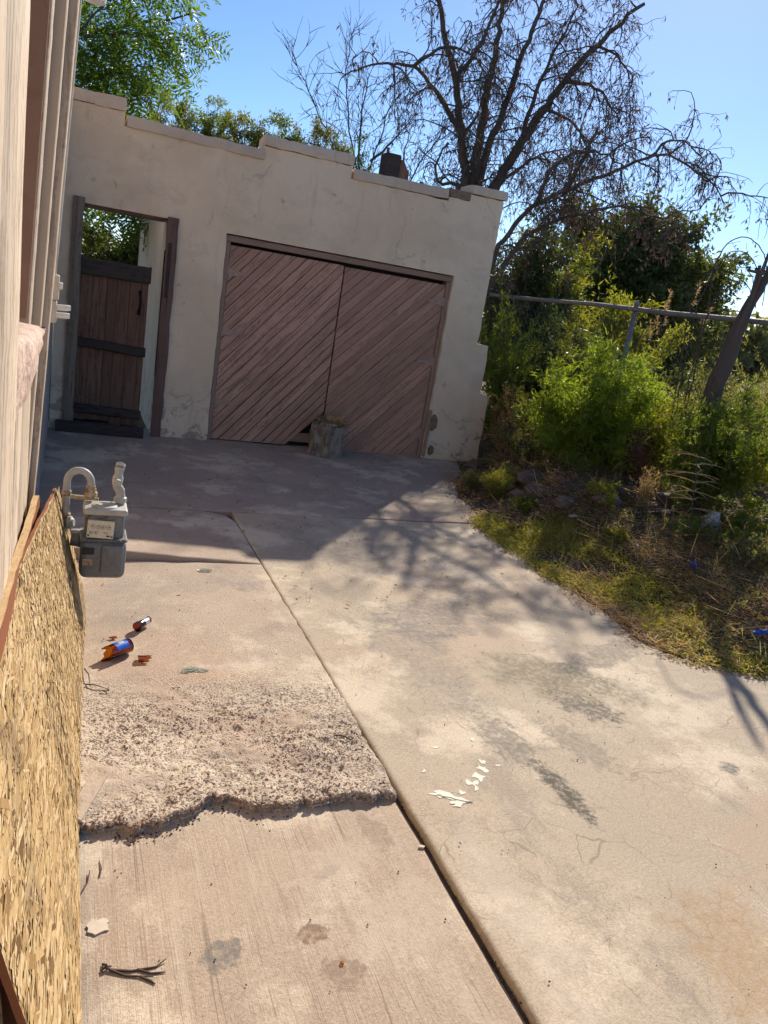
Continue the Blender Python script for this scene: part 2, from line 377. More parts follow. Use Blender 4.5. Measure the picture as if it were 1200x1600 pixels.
def osb_mat():
    m = Mt('strand_board'); p = m.obj()
    w = m.vmath('MULTIPLY', m.vmath('SUBTRACT', m.noise(p, 9, 2, .5, color=True), (.5, .5, .5)), (.006, .010, .006))
    q = m.vmath('ADD', p, w)
    cols = [(0, (.10, .05, .018)), (.10, (.25, .14, .055)), (.3, (.37, .23, .098)), (.6, (.46, .305, .14)), (.85, (.55, .39, .205)), (1, (.68, .53, .32))]
    def layer(ang, s, loc):
        v = m.map(q, rot=(ang, 0, 0), loc=loc); v = m.vmath('MULTIPLY', v, (40., 13*s, 85*s))
        col = m.node('ShaderNodeSeparateColor', Color=m.vor(v, 1., 'F1', 'Color')).outputs[0]
        ed = m.vor(v, 1., 'DISTANCE_TO_EDGE'); return col, ed
    a, ea = layer(.12, 1., (0, 0, 0)); b, eb = layer(-.32, .9, (1, 2, 3)); c_, ec = layer(.55, 1.1, (4, 1, 7))
    sel = m.vor(m.vmath('MULTIPLY', m.map(q, rot=(.1, 0, 0)), (30, 8.5, 50)), 1., 'F1', 'Color')
    s = m.node('ShaderNodeSeparateColor', Color=sel)
    ca, cb, cc = (m.ramp(x, cols) for x in (a, b, c_))
    col = m.mix(m.ss(s.outputs[0], .5, .52), ca, cb); col = m.mix(m.ss(s.outputs[1], .68, .70), col, cc)
    e = m.mix(m.ss(s.outputs[0], .5, .52), ea, eb)
    gr = m.noise(m.vmath('MULTIPLY', q, (200, 14, 330)), 1., 4, .6)
    col = m.mix(.45, col, m.ramp(gr, [(.3, .25), (.7, .75)]), 'OVERLAY')
    col = m.mix(m.math('MULTIPLY', m.ss(e, .06, .0), .55), col, (.17, .09, .035))
    st = m.noise(m.map(p, loc=(5, 2, 2)), 3.5, 6, .65, .6)
    col = m.mix(m.math('MULTIPLY', m.ss(st, .62, .74), .4), col, (.22, .13, .07))
    hole = m.ss(m.noise(m.vmath('MULTIPLY', q, (20, 13, 30)), 1., 2, .5), .71, .74)
    col = m.mix(m.math('MULTIPLY', hole, .9), col, (.05, .025, .012))
    h = m.math('ADD', m.math('MULTIPLY', a, .35), m.math('MULTIPLY', b, .45)); h = m.math('SUBTRACT', h, m.math('MULTIPLY', hole, .6)); h = m.math('ADD', h, m.math('MULTIPLY', gr, .35))
    return m.fin(col, .62, m.bump(h, .55, .003), spec=.3)
m_osb = osb_mat()
def strand_mat():
    m = Mt('wood_strands'); p = m.obj(); c = m.ramp(m.island(), [(0, (.10, .05, .018)), (.06, (.29, .165, .06)), (.2, (.43, .275, .115)), (.5, (.52, .35, .16)), (.75, (.58, .405, .205)), (.94, (.66, .50, .29)), (1, (.42, .27, .12))])
    g = m.noise(m.vmath('MULTIPLY', p, (200, 16, 330)), 1., 3, .6); c = m.mix(.5, c, m.ramp(g, [(.3, .22), (.7, .75)]), 'OVERLAY')
    st = m.noise(m.map(p, loc=(5, 2, 2)), 3.2, 6, .68); c = m.mix(m.math('MULTIPLY', m.ss(st, .54, .68), .6), c, (.17, .105, .06))
    return m.fin(c, .6, m.bump(g, .3, .002), spec=.3)
m_strand = strand_mat()
m_redply = wood('red_brown_hardboard', (.30, .105, .045), (.24, .08, .035), (.07, .025, .012), .7, along=(10, 1, 5), coords='pos', sc=5)
m_osbedge = wood('raw_board_edge', (.55, .38, .20), (.46, .31, .16), (.14, .08, .04), .4, along=(14, 1, 14), coords='pos', sc=8)
m_bark = wood('tree_bark', (.15, .115, .09), (.11, .085, .066), (.03, .023, .018), .5, along=(7, 7, 1.3), coords='pos', sc=6, bmp=1.)
m_bark2 = wood('pale_bark', (.16, .125, .10), (.12, .09, .07), (.035, .026, .02), .5, along=(7, 7, 1.3), coords='pos', sc=6, bmp=1.)
m_stump = wood('stump_bark', (.43, .36, .28), (.20, .155, .12), (.022, .017, .014), .42, along=(6, 6, 2.2), coords='pos', sc=5, bmp=1.2)
m_twig = plain('dry_twig', (.10, .072, .055), .9, var=.35)
m_stemg = plain('green_stem', (.12, .13, .05), .8, var=.3)
m_pod = leaf_mat('withered_pods', [(.10, .07, .06), (.16, .115, .095), (.12, .085, .075)], .2, (1, .75, .6), .7)
L_ole = leaf_mat('oleander_leaves', [(.155, .215, .034), (.21, .28, .045), (.28, .35, .065), (.175, .24, .038)], .55, rough=.36)
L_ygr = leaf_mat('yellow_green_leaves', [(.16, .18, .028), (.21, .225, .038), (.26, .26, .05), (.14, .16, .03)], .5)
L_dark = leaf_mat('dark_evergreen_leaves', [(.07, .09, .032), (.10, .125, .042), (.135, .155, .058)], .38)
L_grn = leaf_mat('mid_green_leaves', [(.10, .14, .03), (.14, .19, .04), (.19, .235, .055)], .5)
L_fea = leaf_mat('feathery_leaflets', [(.07, .13, .018), (.10, .18, .024), (.14, .23, .034), (.055, .10, .015)], .5, rough=.35)
L_grey = leaf_mat('grey_green_leaves', [(.18, .19, .085), (.23, .235, .115), (.29, .285, .15), (.16, .17, .08)], .45)
L_cover = leaf_mat('ground_cover_leaves', [(.22, .235, .055), (.29, .30, .075), (.35, .34, .10), (.36, .28, .10)], .45)
L_dry = leaf_mat('dry_leaves', [(.28, .175, .08), (.38, .25, .125), (.46, .335, .185), (.20, .12, .06)], .3, (1, .85, .55))
L_straw = leaf_mat('straw', [(.50, .36, .19), (.58, .44, .25), (.64, .51, .32), (.37, .24, .115)], .3, (1, .85, .55))
def pebble_mat():
    m = Mt('river_pebbles'); r = m.island()
    c = m.ramp(r, [(0, (.20, .115, .085)), (.2, (.30, .185, .135)), (.4, (.40, .295, .22)), (.6, (.29, .225, .185)), (.8, (.46, .37, .285)), (1, (.22, .17, .145))])
    return m.fin(m.mix(.4, c, m.noise(m.pos(), 120, 3, .6), 'OVERLAY'), .75, spec=.25)
m_peb = pebble_mat()
m_grit = plain('dark_grit', (.12, .085, .064), .9, var=.5, scale=30)
m_paint = plain('spilled_white_paint', (.70, .65, .54), .7, var=.1, scale=40)
m_flake = plain('plaster_flake', (.62, .53, .42), .85, var=.1, scale=40)
def glass(name, col, rough=.05, ior=1.5):
    m = Mt(name); m.fin(col, rough); m.b.inputs['Transmission Weight'].default_value = 1.; m.b.inputs['IOR'].default_value = ior; return m.m
m_amber = glass('amber_glass', (.45, .13, .012)); m_pale = glass('pale_glass', (.75, .86, .80), .25)
m_blue = plain('blue_label', (.03, .12, .55), .3, 0., .2, 30, .05)
m_foil = plain('silver_label', (.62, .66, .75), .25, .5, .1, 30, .05)
m_blueplastic = plain('blue_plastic', (.02, .09, .50), .35, 0., .2, 30, .1)
m_rag = plain('white_plastic_bag', (.72, .73, .78), .5, 0., .12, 20, .3)
# ------------------------------------------------------------------ ground and slabs
rng = np.random.default_rng(7)
random.seed(7)
def nz(x, y, z=0., s=1., o=3): return mn.fractal((x*s, y*s, z*s), 1.0, 2.0, o)
g = MB(); N = 40; R_ = 400.
gv = np.sign(np.linspace(-1, 1, N+1))*np.abs(np.linspace(-1, 1, N+1))**3*R_
V = [(x, y, -.07) for y in gv for x in gv]
g.add(V, [[j*(N+1)+i, j*(N+1)+i+1, (j+1)*(N+1)+i+1, (j+1)*(N+1)+i] for j in range(N) for i in range(N)])
structure(g.build('ground', m_far))

def slab(name, xs, ys, fx, fy, fz, mat, skirt=-.10):
    """grid slab: fx, fy move the grid, fz(x, y, d) gives height with d the distance to the rim"""
    nx, ny = len(xs), len(ys); V = np.zeros((ny, nx, 3))
    for j, y in enumerate(ys):
        for i, x in enumerate(xs):
            X, Y = fx(x, y), fy(x, y)
            d = min(x-xs[0], xs[-1]-x, y-ys[0], ys[-1]-y)
            V[j, i] = (X, Y, fz(X, Y, d))
    b = MB(); F = [[j*nx+i, j*nx+i+1, (j+1)*nx+i+1, (j+1)*nx+i] for j in range(ny-1) for i in range(nx-1)]
    ring = [i for i in range(nx)] + [j*nx+nx-1 for j in range(1, ny)] + [(ny-1)*nx+i for i in range(nx-2, -1, -1)] + [j*nx for j in range(ny-2, 0, -1)]
    VV = V.reshape(-1, 3); low = VV[ring].copy(); low[:, 2] = skirt; n0 = len(VV); m = len(ring)
    F += [[ring[k], n0+k, n0+(k+1) % m, ring[(k+1) % m]] for k in range(m)]
    b.add(np.concatenate([VV, low]), F)
    o = b.build(name, mat, smooth=False); sm_angle(o, 40); return structure(o)
def edged(a, b, step, rim=(.004, .012, .025)):
    n = max(2, int((b-a-2*rim[-1])/step)); mid = np.linspace(a+rim[-1], b-rim[-1], n)
    return np.concatenate([[a, a+rim[0], a+rim[1]], mid, [b-rim[1], b-rim[0], b]])
def rimdrop(d, w=.010, h=.006): return -h*(1-min(1, d/w))**2
XJ = 1.155
# wide slab on the right of the long joint
def jag(y, amp=.004, s=9.): return amp*nz(y, 3.3, 0, s, 4)
slab('driveway_slab', edged(XJ+.006, 6.6, .09), edged(-1.6, 5.425, .09),
     lambda x, y: x + (jag(y)+ .006*nz(y, 1, 0, 1.3) if x < XJ+.1 else 0), lambda x, y: y + (.012*nz(x, 8, 0, 2.1) if y > 5.3 else 0),
     lambda x, y, d: rimdrop(d) + .006*nz(x, y, 0, .9), m_right)
# near broomed slab, a little lower
BX_ = [-.6, .09, .33, .40, .46, .51, .58, .65, .78, .93, 1.12]; BY_ = [2.10, 2.10, 2.082, 2.10, 2.135, 2.178, 2.155, 2.112, 2.095, 2.108, 2.098]
RKX = np.cumsum(np.random.default_rng(4).uniform(.012, .05, 80))-.65; RKY = np.random.default_rng(6).normal(size=80)*.009
def brk(x): return float(np.interp(x, BX_, BY_)) + float(np.interp(x, RKX, RKY)) + .010*nz(x, 9, 0, 13) + .005*nz(x, 2, 0, 40)
slab('driveway_slab', edged(-.6, XJ-.006, .05), edged(-1.6, 2.3, .05),
     lambda x, y: x + (jag(y, .003, 12)+ .006*nz(y, 1, 0, 1.3) if x > XJ-.1 else 0), lambda x, y: y,
     lambda x, y, d: -.028 + rimdrop(d) + .004*nz(x, y, 3, 1.2), m_near)
# broken slab with the worn, stony end
def wear(x, y): return max(0., min(1., (3.02 + .10*nz(x, 1, 0, 2.5) - y)/.45)) * (.35 + .65*max(0, min(1, (x+.05)/.35)))
def aggz(x, y, d):
    w = wear(x, y)
    z = .012 + .006*nz(x, y, 1, 1.5) + w*(.012*nz(x, y, 2, 6, 5) + .009*nz(x, y, 5, 30, 3) - .006)
    e = max(0., (2.105+.16 - y)/.16)
    return z - .006*e*e + .008*max(0, e)*nz(x, y, 7, 22, 3) + rimdrop(d, .005, .004)
ya = np.concatenate([edged(2.105, 3.1, .011)[:-3], np.linspace(3.1, 4.28, 40), [4.315, 4.325, 4.33]])
slab('driveway_slab', edged(-.6, XJ-.007, .014), ya,
     lambda x, y: x + (jag(y, .006, 14) + .006*nz(y, 1, 0, 1.3) if x > XJ-.1 else 0), lambda x, y: y + (brk(x)-2.105)*max(0, 1-(y-2.105)/.5),
     aggz, m_agg)
# lifted slab with a raised lip
def liftz(x, y, d):
    t = max(0, min(1, (5.43-y)/1.1)); return .004 + .075*t**1.4*max(0.05, min(1, (1.2-x)/.95)) + .004*nz(x, y, 4, 1.5) + rimdrop(d)
slab('driveway_slab', edged(-.6, XJ-.006, .04), edged(4.345, 5.415, .04),
     lambda x, y: x - (max(0, (y-5.2))*max(0, (x-.9))*.9), lambda x, y: y - (max(0, (x-.95))*max(0, y-5.1)*1.4) + (.010*nz(x, 3, 0, 5) if y < 4.5 else .01*nz(x, 6, 0, 4)),
     liftz, m_lift)
# rear apron in front of the garage
slab('driveway_slab', edged(-.6, 5.2, .09), edged(5.44, 8.3, .09),
     lambda x, y: x, lambda x, y: y + (.012*nz(x, 8, 0, 2.1) if y < 5.6 else 0), lambda x, y, d: .002 + rimdrop(d) + .005*nz(x, y, 6, .8), m_lift)
structure((lambda b: (b.box((XJ-.06, -1.6, -.09), (XJ+.06, 5.6, -.034)), b.build('joint_soil', m_soil))[1])(MB()))

# planted bank on the right
EY = [-3, 2.3, 2.6, 2.73, 2.91, 3.15, 3.69, 4.37, 5.4, 6.2, 6.95, 7.5, 8, 14]
EX = [9, 6.2, 4.3, 3.68, 3.38, 3.17, 3.20, 3.24, 3.30, 3.48, 3.80, 4.15, 4.3, 4.3]
def edge(y): return float(np.interp(y, EY, EX)) + .05*nz(y, 2, 0, 2.3) + .02*nz(y, 7, 0, 9)
def bankz(x, y):
    d = x - edge(y); t = max(0., min(1., d/1.3)); s = t*t*(3-2*t)
    m = math.exp(-((x-4.25)/.42)**2 - ((y-5.55)/.75)**2)*.13
    return -.045 + min(.05, max(0, d+.10)*.5) + .26*s + m + (.03*nz(x, y, 0, 2.6) + .018*nz(x, y, 2, 9))*min(1, max(0, d+.05)*3)
bx = np.concatenate([np.linspace(3.0, 6.2, 90), np.linspace(6.3, 14, 20)]); by = np.concatenate([np.linspace(2.2, 9, 110), np.linspace(9.2, 16, 16)])
b = MB(); V = [(x, y, bankz(x, y) if x < 6.3 else bankz(6.3, y)*max(0, (14-x)/7.7) - .06*(x-6.3)/7.7) for y in by for x in bx]; nx = len(bx)
F = [[j*nx+i, j*nx+i+1, (j+1)*nx+i+1, (j+1)*nx+i] for j in range(len(by)-1) for i in range(nx-1) if not (bx[i] < 4.6 and by[j] > 7.95)]
b.add(V, F); structure(b.build('soil_bank', m_soil, smooth=True))

# ------------------------------------------------------------------ garage
GY = 7.934
def cells(us, vs, keep, at, depth, name, mat, parent):
    """wall of cells kept by keep(u, v); at(u, v, k) maps to the world, k = 0 front, 1 back"""
    idx = {}; V = []; F = []
    def vid(i, j, k):
        if (i, j, k) not in idx: idx[(i, j, k)] = len(V); V.append(at(us[i], vs[j], k))
        return idx[(i, j, k)]
    K = [[keep((us[i]+us[i+1])/2, (vs[j]+vs[j+1])/2) for j in range(len(vs)-1)] for i in range(len(us)-1)]
    g_ = lambda i, j: 0 <= i < len(us)-1 and 0 <= j < len(vs)-1 and K[i][j]
    for i in range(len(us)-1):
        for j in range(len(vs)-1):
            if not K[i][j]: continue
            for k in (0, 1):
                q = [vid(i, j, k), vid(i+1, j, k), vid(i+1, j+1, k), vid(i, j+1, k)]; F.append(q if k == 0 else q[::-1])
            for (di, dj, a, c) in ((-1, 0, (i, j), (i, j+1)), (1, 0, (i+1, j), (i+1, j+1)), (0, -1, (i, j), (i+1, j)), (0, 1, (i, j+1), (i+1, j+1))):
                if not g_(i+di, j+dj): F.append([vid(*a, 0), vid(*a, 1), vid(*c, 1), vid(*c, 0)])
    b = MB(); b.add(V, F); o = b.build(name, mat, parent); return sm_angle(o, 38)
def lines(a, b, step, must):
    L = set(np.round(np.arange(a, b+1e-6, step), 3)); L |= set(must) | {a, b}
    L = sorted(L); out = [L[0]]
    for v in L[1:]:
        if v - out[-1] > .012 or v in must:
            if v in must and v - out[-1] <= .012 and out[-1] not in must and len(out) > 1: out.pop()
            out.append(v)
    return out
garage = thing('garage', 'low cream plastered garage with stepped parapet and wide wooden double doors', 'garage', (2.1, GY, 0))
DX0, DX1, DZ = 1.355, 3.835, 2.055           # wide door opening
PX0, PX1, PZ = .05, .80, 2.085               # narrow doorway
PROF = [(-.145, .36, 2.905), (.36, 1.62, 2.79), (1.62, 2.52, 2.90), (2.52, 3.62, 2.79), (3.62, 3.87, 2.83), (3.87, 4.27, 2.91)]
def ptop(x):
    for a, c, z in PROF:
        if a <= x <= c: return z
    return 0
def keep(x, z):
    if DX0 < x < DX1 and z < DZ: return False
    if PX0 < x < PX1 and z < PZ: return False
    if x > 4.27:
        return z < (1.37 if x < 4.43 else .80) and x < 4.56
    return z < ptop(x)
us = lines(-.145, 4.56, .07, [DX0, DX1, PX0, PX1, .36, 1.62, 2.52, 3.62, 3.87, 4.27, 4.43]); vs_ = lines(-.06, 2.91, .07, [DZ, PZ, 2.79, 2.83, 2.90, 2.905, 1.37, .80])
def gat(x, z, k):
    if k: return (x, GY+.30, z)
    d = .016*nz(x, z, 0, 1.4) + .006*nz(x, z, 3, 7)
    ex = .014*nz(x, z, 9, 5) if (x > 4.2) else 0
    low = .02*max(0, .35-z)*max(0, nz(x, z, 5, 3))
    return (x + ex + (.01*nz(z, x, 2, 6) if (x in (DX0, DX1, PX0, PX1)) else 0), GY + d + low, z + (.008*nz(x, 2, 1, 5) if z > 2.7 else 0))
cells(us, vs_, keep, gat, .3, 'front_wall', m_plaster, garage)
b = MB(); b.box((.815, GY+.31, -.06), (1.03, 11.4, 2.60)); b.build('side_wall', m_plaster, garage)
b = MB(); b.box((4.02, GY+.31, -.06), (4.25, 11.4, 2.62)); b.build('side_wall', m_plaster, garage)
b = MB(); b.box((.815, 11.41, -.06), (4.25, 11.6, 2.60)); b.build('rear_wall', m_plaster, garage)
b = MB(); b.box((1.04, GY+.31, 2.44), (4.01, 11.4, 2.56)); b.build('roof', m_roof, garage)
# coping blocks, cracked apart
def coping(x0, x1, z0, z1, dz=0., mat=m_cop, proud=.022):
    q = MB(); n = max(3, int((x1-x0)/.05)); V = []; F = []
    for i in range(n+1):
        x = x0 + (x1-x0)*i/n; e = .003 if i in (0, n) else 0.; sag = dz*(i/n)
        for (yy, zz) in ((-proud, z0+e*.3), (-proud-.004, (z0+z1)/2), (-proud+.012, z1-e), (.10, z1+.012-e), (.31, z1-e), (.31, z0)):
            V.append((x, GY+yy+.010*nz(x, zz, 1, 6), zz+sag+.010*nz(x, yy, 2, 7)))
    for i in range(n):
        for k in range(6): F.append([i*6+k, i*6+(k+1) % 6, (i+1)*6+(k+1) % 6, (i+1)*6+k])
    F += [list(range(6)), [n*6+k for k in range(6)][::-1]]
    q.add(V, F); return sm_angle(q.build('coping_block', mat, garage), 50)
for (x0, x1, z0, z1, dz) in ((-.14, .10, 2.906, 3.005, .005), (.1005, .365, 2.904, 3.01, .008), (.38, .70, 2.79, 2.885, -.004), (.7005, 1.10, 2.788, 2.878, -.008), (1.1005, 1.625, 2.782, 2.872, -.012),
                             (1.63, 1.84, 2.903, 3.00, 0), (1.8405, 2.10, 2.903, 2.995, 0), (2.1005, 2.525, 2.903, 3.005, .004), (2.54, 2.90, 2.79, 2.885, 0), (2.9005, 3.26, 2.792, 2.89, .006), (3.2605, 3.60, 2.798, 2.895, .006), (3.88, 4.30, 2.912, 3.00, .006)):
    coping(x0, x1, z0, z1, dz)
coping(3.625, 3.865, 2.832, 2.915, .004, m_brick, .012)['label'] = 'bare brown adobe block where the coping plaster has fallen off'
# wide door: frame, then two leaves of slanting planks
DYF = GY + .055                               # front face of the planks
for (a, c) in (((DX0+.003, GY+.03, 1.985), (DX1-.003, GY+.16, 2.045)), ((DX0+.004, GY+.035, -.02), (DX0+.05, GY+.16, 1.983)), ((DX1-.05, GY+.035, -.02), (DX1-.004, GY+.16, 1.983))):
    b = MB(); b.rbox(((a[0]+c[0])/2, (a[1]+c[1])/2, (a[2]+c[2])/2), (c[0]-a[0], c[1]-a[1], c[2]-a[2]), .006, 1); b.build('door_frame', m_frame, garage)
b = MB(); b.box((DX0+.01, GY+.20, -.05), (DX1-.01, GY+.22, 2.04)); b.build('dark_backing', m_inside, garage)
def clip(poly, n, d):
    out = []
    for i in range(len(poly)):
        p, q = poly[i], poly[(i+1) % len(poly)]; a = p[0]*n[0]+p[1]*n[1]-d; c = q[0]*n[0]+q[1]*n[1]-d
        if a <= 0: out.append(p)
        if a*c < 0: t = a/(a-c); out.append((p[0]+(q[0]-p[0])*t, p[1]+(q[1]-p[1])*t))
    return out
def leaf(x0, x1, z0, z1, ang, w, mat, label, hole=None, seed=1, gap=(.001, .003)):
    rr = random.Random(seed)
    lf = thing('door_leaf', None, None, ((x0+x1)/2, GY+.08, z0)); lf.parent = garage; lf.location = Vector(((x0+x1)/2, GY+.08, z0)) - ORG[garage.name]; lf['label'] = label
    u = (math.cos(ang), math.sin(ang)); n = (-u[1], u[0])
    cs = [x*n[0]+z*n[1] for x in (x0, x1) for z in (z0, z1)]; t = min(cs)
    while t < max(cs):
        ww = w*rr.uniform(.86, 1.14); poly = [(x0, z0), (x1, z0), (x1, z1), (x0, z1)]
        poly = clip(poly, (-n[0], -n[1]), -(t+rr.uniform(*gap))); poly = clip(poly, n, t+ww-rr.uniform(.0005, .002)) if len(poly) > 2 else poly
        if hole and len(poly) > 2: poly = clip(poly, hole[:2], hole[2])
        if len(poly) > 2:
            cx = sum(p[0] for p in poly)/len(poly); cz = sum(p[1] for p in poly)/len(poly)
            loc = [((p[0]-cx)*u[0]+(p[1]-cz)*u[1], (p[0]-cx)*n[0]+(p[1]-cz)*n[1]) for p in poly]
            pr = rr.uniform(-.004, .006); k = len(loc)
            inner = [(a*(1-.0), c*(.94)) for a, c in loc]
            V = [(a, c, .022) for a, c in loc] + [(a, c, .002) for a, c in loc] + [(a, c, 0) for a, c in inner]
            # local z points into the wall
            F = [[i, (i+1) % k, k+(i+1) % k, k+i] for i in range(k)] + [[k+i, k+(i+1) % k, 2*k+(i+1) % k, 2*k+i] for i in range(k)] + [[2*k+i for i in range(k)], list(range(k))[::-1]]
            me = bpy.data.meshes.new('plank'); me.from_pydata([(a, z, c) for a, c, z in V], [], F)
            bm = bmesh.new(); bm.from_mesh(me); bmesh.ops.recalc_face_normals(bm, faces=bm.faces[:]); bm.to_mesh(me); bm.free()
            me.materials.append(mat); o = bpy.data.objects.new('plank', me); COL.objects.link(o); o.parent = lf
            o.location = Vector((cx, DYF+pr, cz)) - ORG[lf.name]; o.rotation_euler = (rr.uniform(-.004, .004), -ang, rr.uniform(-.002, .002))
        t += ww
    return lf
A_ = math.atan2(1.76-.36, 2.61-1.40)
lfL = leaf(DX0+.055, 2.592, .015, 1.955, A_, .088, m_doorL, 'left door leaf of peeling slanting planks with gaps and a missing lower corner', hole=(.707, -.707, .707*2.19), seed=3, gap=(.002, .0075))
lfR = leaf(2.608, DX1-.055, -.0, 1.945, A_-.06, .082, m_doorR, 'right door leaf of tighter slanting brown planks', seed=9)
for lf, x0, x1 in ((lfL, DX0+.055, 2.592), (lfR, 2.608, DX1-.055)):
    for z in (.10, 1.0, 1.84):
        b = MB(); b.box((x0+.01, DYF+.034, z-.05), (x1-.01, DYF+.06, z+.05)); b.build('batten', m_frame, lf)
def hinge(lf, x, z, s):
    b = MB(); b.prism([(x-s*.05, z-.045), (x-s*.003, z-.045), (x+s*.0, z-.040), (x+s*.19, z-.008), (x+s*.19, z+.008), (x+s*.0, z+.040), (x-s*.003, z+.045), (x-s*.05, z+.045)], 'y', DYF-.014, DYF-.008)
    b.tube([(x-s*.002, DYF-.012, z-.05), (x-s*.002, DYF-.012, z+.05)], .007, 8)
    for t in (.03, .08, .13): b.lathe((x+s*t, DYF-.0145, z), [(.005, 0), (.004, -.003)], 6, (0, 1, 0))
    b.build('strap_hinge', m_hinge, lf)
for z in (1.70, 1.12, .41): hinge(lfL, DX0+.055, z, 1)
for z in (1.76, 1.10, .27): hinge(lfR, DX1-.055, z, -1)
b = MB(); b.rbox((3.845, GY+.0, .30), (.03, .035, .55), .006, 1); b.build('split_jamb_board', m_frame, garage)
for (cx, cz, rx, rz) in ((3.90, .42, .05, .10), (3.93, .10, .035, .06)):
    V = []; k = 14; b = MB()
    for i in range(k):
        a = 2*math.pi*i/k; r_ = 1+.35*nz(math.cos(a)*2+cx, math.sin(a)*2, cz, 1.2); V.append((cx+rx*r_*math.cos(a), cz+rz*r_*math.sin(a)))
    b.prism(V, 'y', GY-.012, GY+.02); b.build('bare_adobe_patch', m_brick, garage)

# narrow doorway: rough posts, lintel, old plank door
for (x0, x1, z1, y0, mt) in ((-.035, PX0+.012, 2.13, -.03, m_greypost), (PX1-.004, PX1+.095, 2.10, -.045, m_post)):
    q = MB(); n = 24; V = []; F = []
    for i in range(n+1):
        z = -.02 + (z1+.02)*i/n; w = .010*nz(z, x0*9, 1, 3) + .006*nz(z, x0*5, 1, 11)
        xa, xb = x0 + w*.5, x1 + w - (.03*max(0, nz(z, x1, 3, 2.)) if mt is m_post and z < .5 else 0)
        for (xx, yy) in ((xa, GY+y0), ((xa+xb)/2, GY+y0-.008), (xb, GY+y0+.004), (xb, GY+.05), (xa, GY+.05)): V.append((xx, yy, z))
    for i in range(n):
        for k in range(5): F.append([i*5+k, i*5+(k+1) % 5, (i+1)*5+(k+1) % 5, (i+1)*5+k])
    F += [list(range(5)), [n*5+k for k in range(5)]]
    q.add(V, F); q.build('doorway_post', mt, garage)
b = MB(); b.rbox(((PX0+PX1)/2, GY+.16, PZ-.012), (PX1-PX0-.02, .24, .03), .006, 1); b.build('lintel', m_post, garage)
b = MB(); b.rbox((PX1+.03, GY-.055, 1.62), (.03, .02, .50), .006, 1); b.rbox((PX1-.003, GY-.0, 1.2), (.025, .02, 1.2), .006, 1); b.build('splintered_stop', m_blackwood, garage)
old = thing('old_plank_door', 'dark half-height plank door with two black cross rails in the narrow doorway', 'door', (.06, GY+.10, 0))
rr = random.Random(5); x = .055; i = 0
while x < .655:
    w = min(rr.uniform(.085, .135), .675-x); top = 1.47 + rr.uniform(0, .03)
    b = MB(); q0 = GY + .10 - .10*(x-.05); b.prism([(x+.002, q0+.005*(i % 2)), (x+w-.002, q0-.10*w+.005*(i % 2)), (x+w-.002, q0-.10*w+.026), (x+.002, q0+.026)], 'z', .05+rr.uniform(0, .05), top)
    b.build('plank', m_dark, old); x += w; i += 1
b = MB(); b.prism([(.06, GY+.135), (.66, GY+.075), (.66, GY+.085), (.06, GY+.145)], 'z', .06, 1.46); b.build('gap_shade_sheet', m_inside, old)  # added near-black sheet: blocks light and gives the plank gaps their shade
def rail(z0, z1, n, tilt):
    b = MB(); V = []; F = []
    for i in range(n+1):
        t = i/n; X = .02+.665*t; yy = GY+.065-.066*t + .004*nz(X, z0, 0, 9); zz = tilt*t; e = .008*nz(X, z1, 2, 12)
        for (dy, z) in ((0, z0+e), (-.012, z0+.012), (-.014, z1-.01+e), (.02, z1+e), (.03, z0)): V.append((X, yy+dy, z+zz))
    for i in range(n):
        for k in range(5): F.append([i*5+k, i*5+(k+1) % 5, (i+1)*5+(k+1) % 5, (i+1)*5+k])
    F += [list(range(5)), [n*5+k for k in range(5)]]; b.add(V, F); b.build('cross_rail', m_blackwood, old)
rail(1.462, 1.615, 20, .005); rail(.80, .89, 20, -.03); rail(.16, .25, 14, -.01)
b = MB(); b.tube([(.60, GY+.02, 1.37), (.602, GY-.015, 1.34), (.605, GY-.02, 1.28), (.60, GY-.015, 1.22), (.598, GY+.02, 1.19)], [.008, .012, .013, .012, .008], 8); b.rbox((.60, GY+.022, 1.37), (.03, .008, .05), .003, 1); b.rbox((.60, GY+.022, 1.19), (.03, .008, .05), .003, 1); b.build('pull_handle', m_iron, old)
b = MB(); n = 20; V = []; F = []
for i in range(n+1):
    t = i/n; X = -.09+.80*t; w = .012*nz(X, 2, 2, 5)
    for (dy, z) in ((-.075, 0), (-.08, .07), (-.03, .10), (.04, .09), (.05, 0)): V.append((X, GY-.07-.05*t+dy+w, .004+z+.6*w*(z > .01)))
for i in range(n):
    for k in range(5): F.append([i*5+k, i*5+(k+1) % 5, (i+1)*5+(k+1) % 5, (i+1)*5+k])
F += [list(range(5)), [n*5+k for k in range(5)]]
b.add(V, F); tag(b.build('threshold_timber', m_blackwood, loc=(.3, GY-.1, 0)), 'dark old timber lying on the concrete before the narrow doorway', 'timber')
# timber stub on the roof
st = thing('timber_stub', 'dark square timber stub sticking up behind the garage parapet', 'timber', (3.33, 9.0, 2.56))
b = MB(); b.rbox((3.30, 9.0, 2.92), (.19, .2, .74), .015, 1); b.build('post', m_blackwood, st)
b = MB(); b.prism([(3.40, 2.57), (3.50, 2.57), (3.52, 3.12), (3.44, 3.24), (3.40, 3.25)], 'y', 8.93, 9.06); b.build('split_side', m_dark, st)
b = MB(); b.rbox((3.225, 8.93, 3.26), (.03, .03, .16), .004, 1); b.build('splinter', m_post, st)
b = MB(); b.lathe((3.72, 9.0, 2.56), [(.06, 0), (.055, .36), (.05, .47), (.02, .52)], 9, wob=lambda a, t: 1+.15*math.sin(3*a+t*9)); tag(b.build('roof_stub', m_dark, loc=(3.72, 9.0, 2.56)), 'small brown stub just right of the square timber on the roof', 'timber')

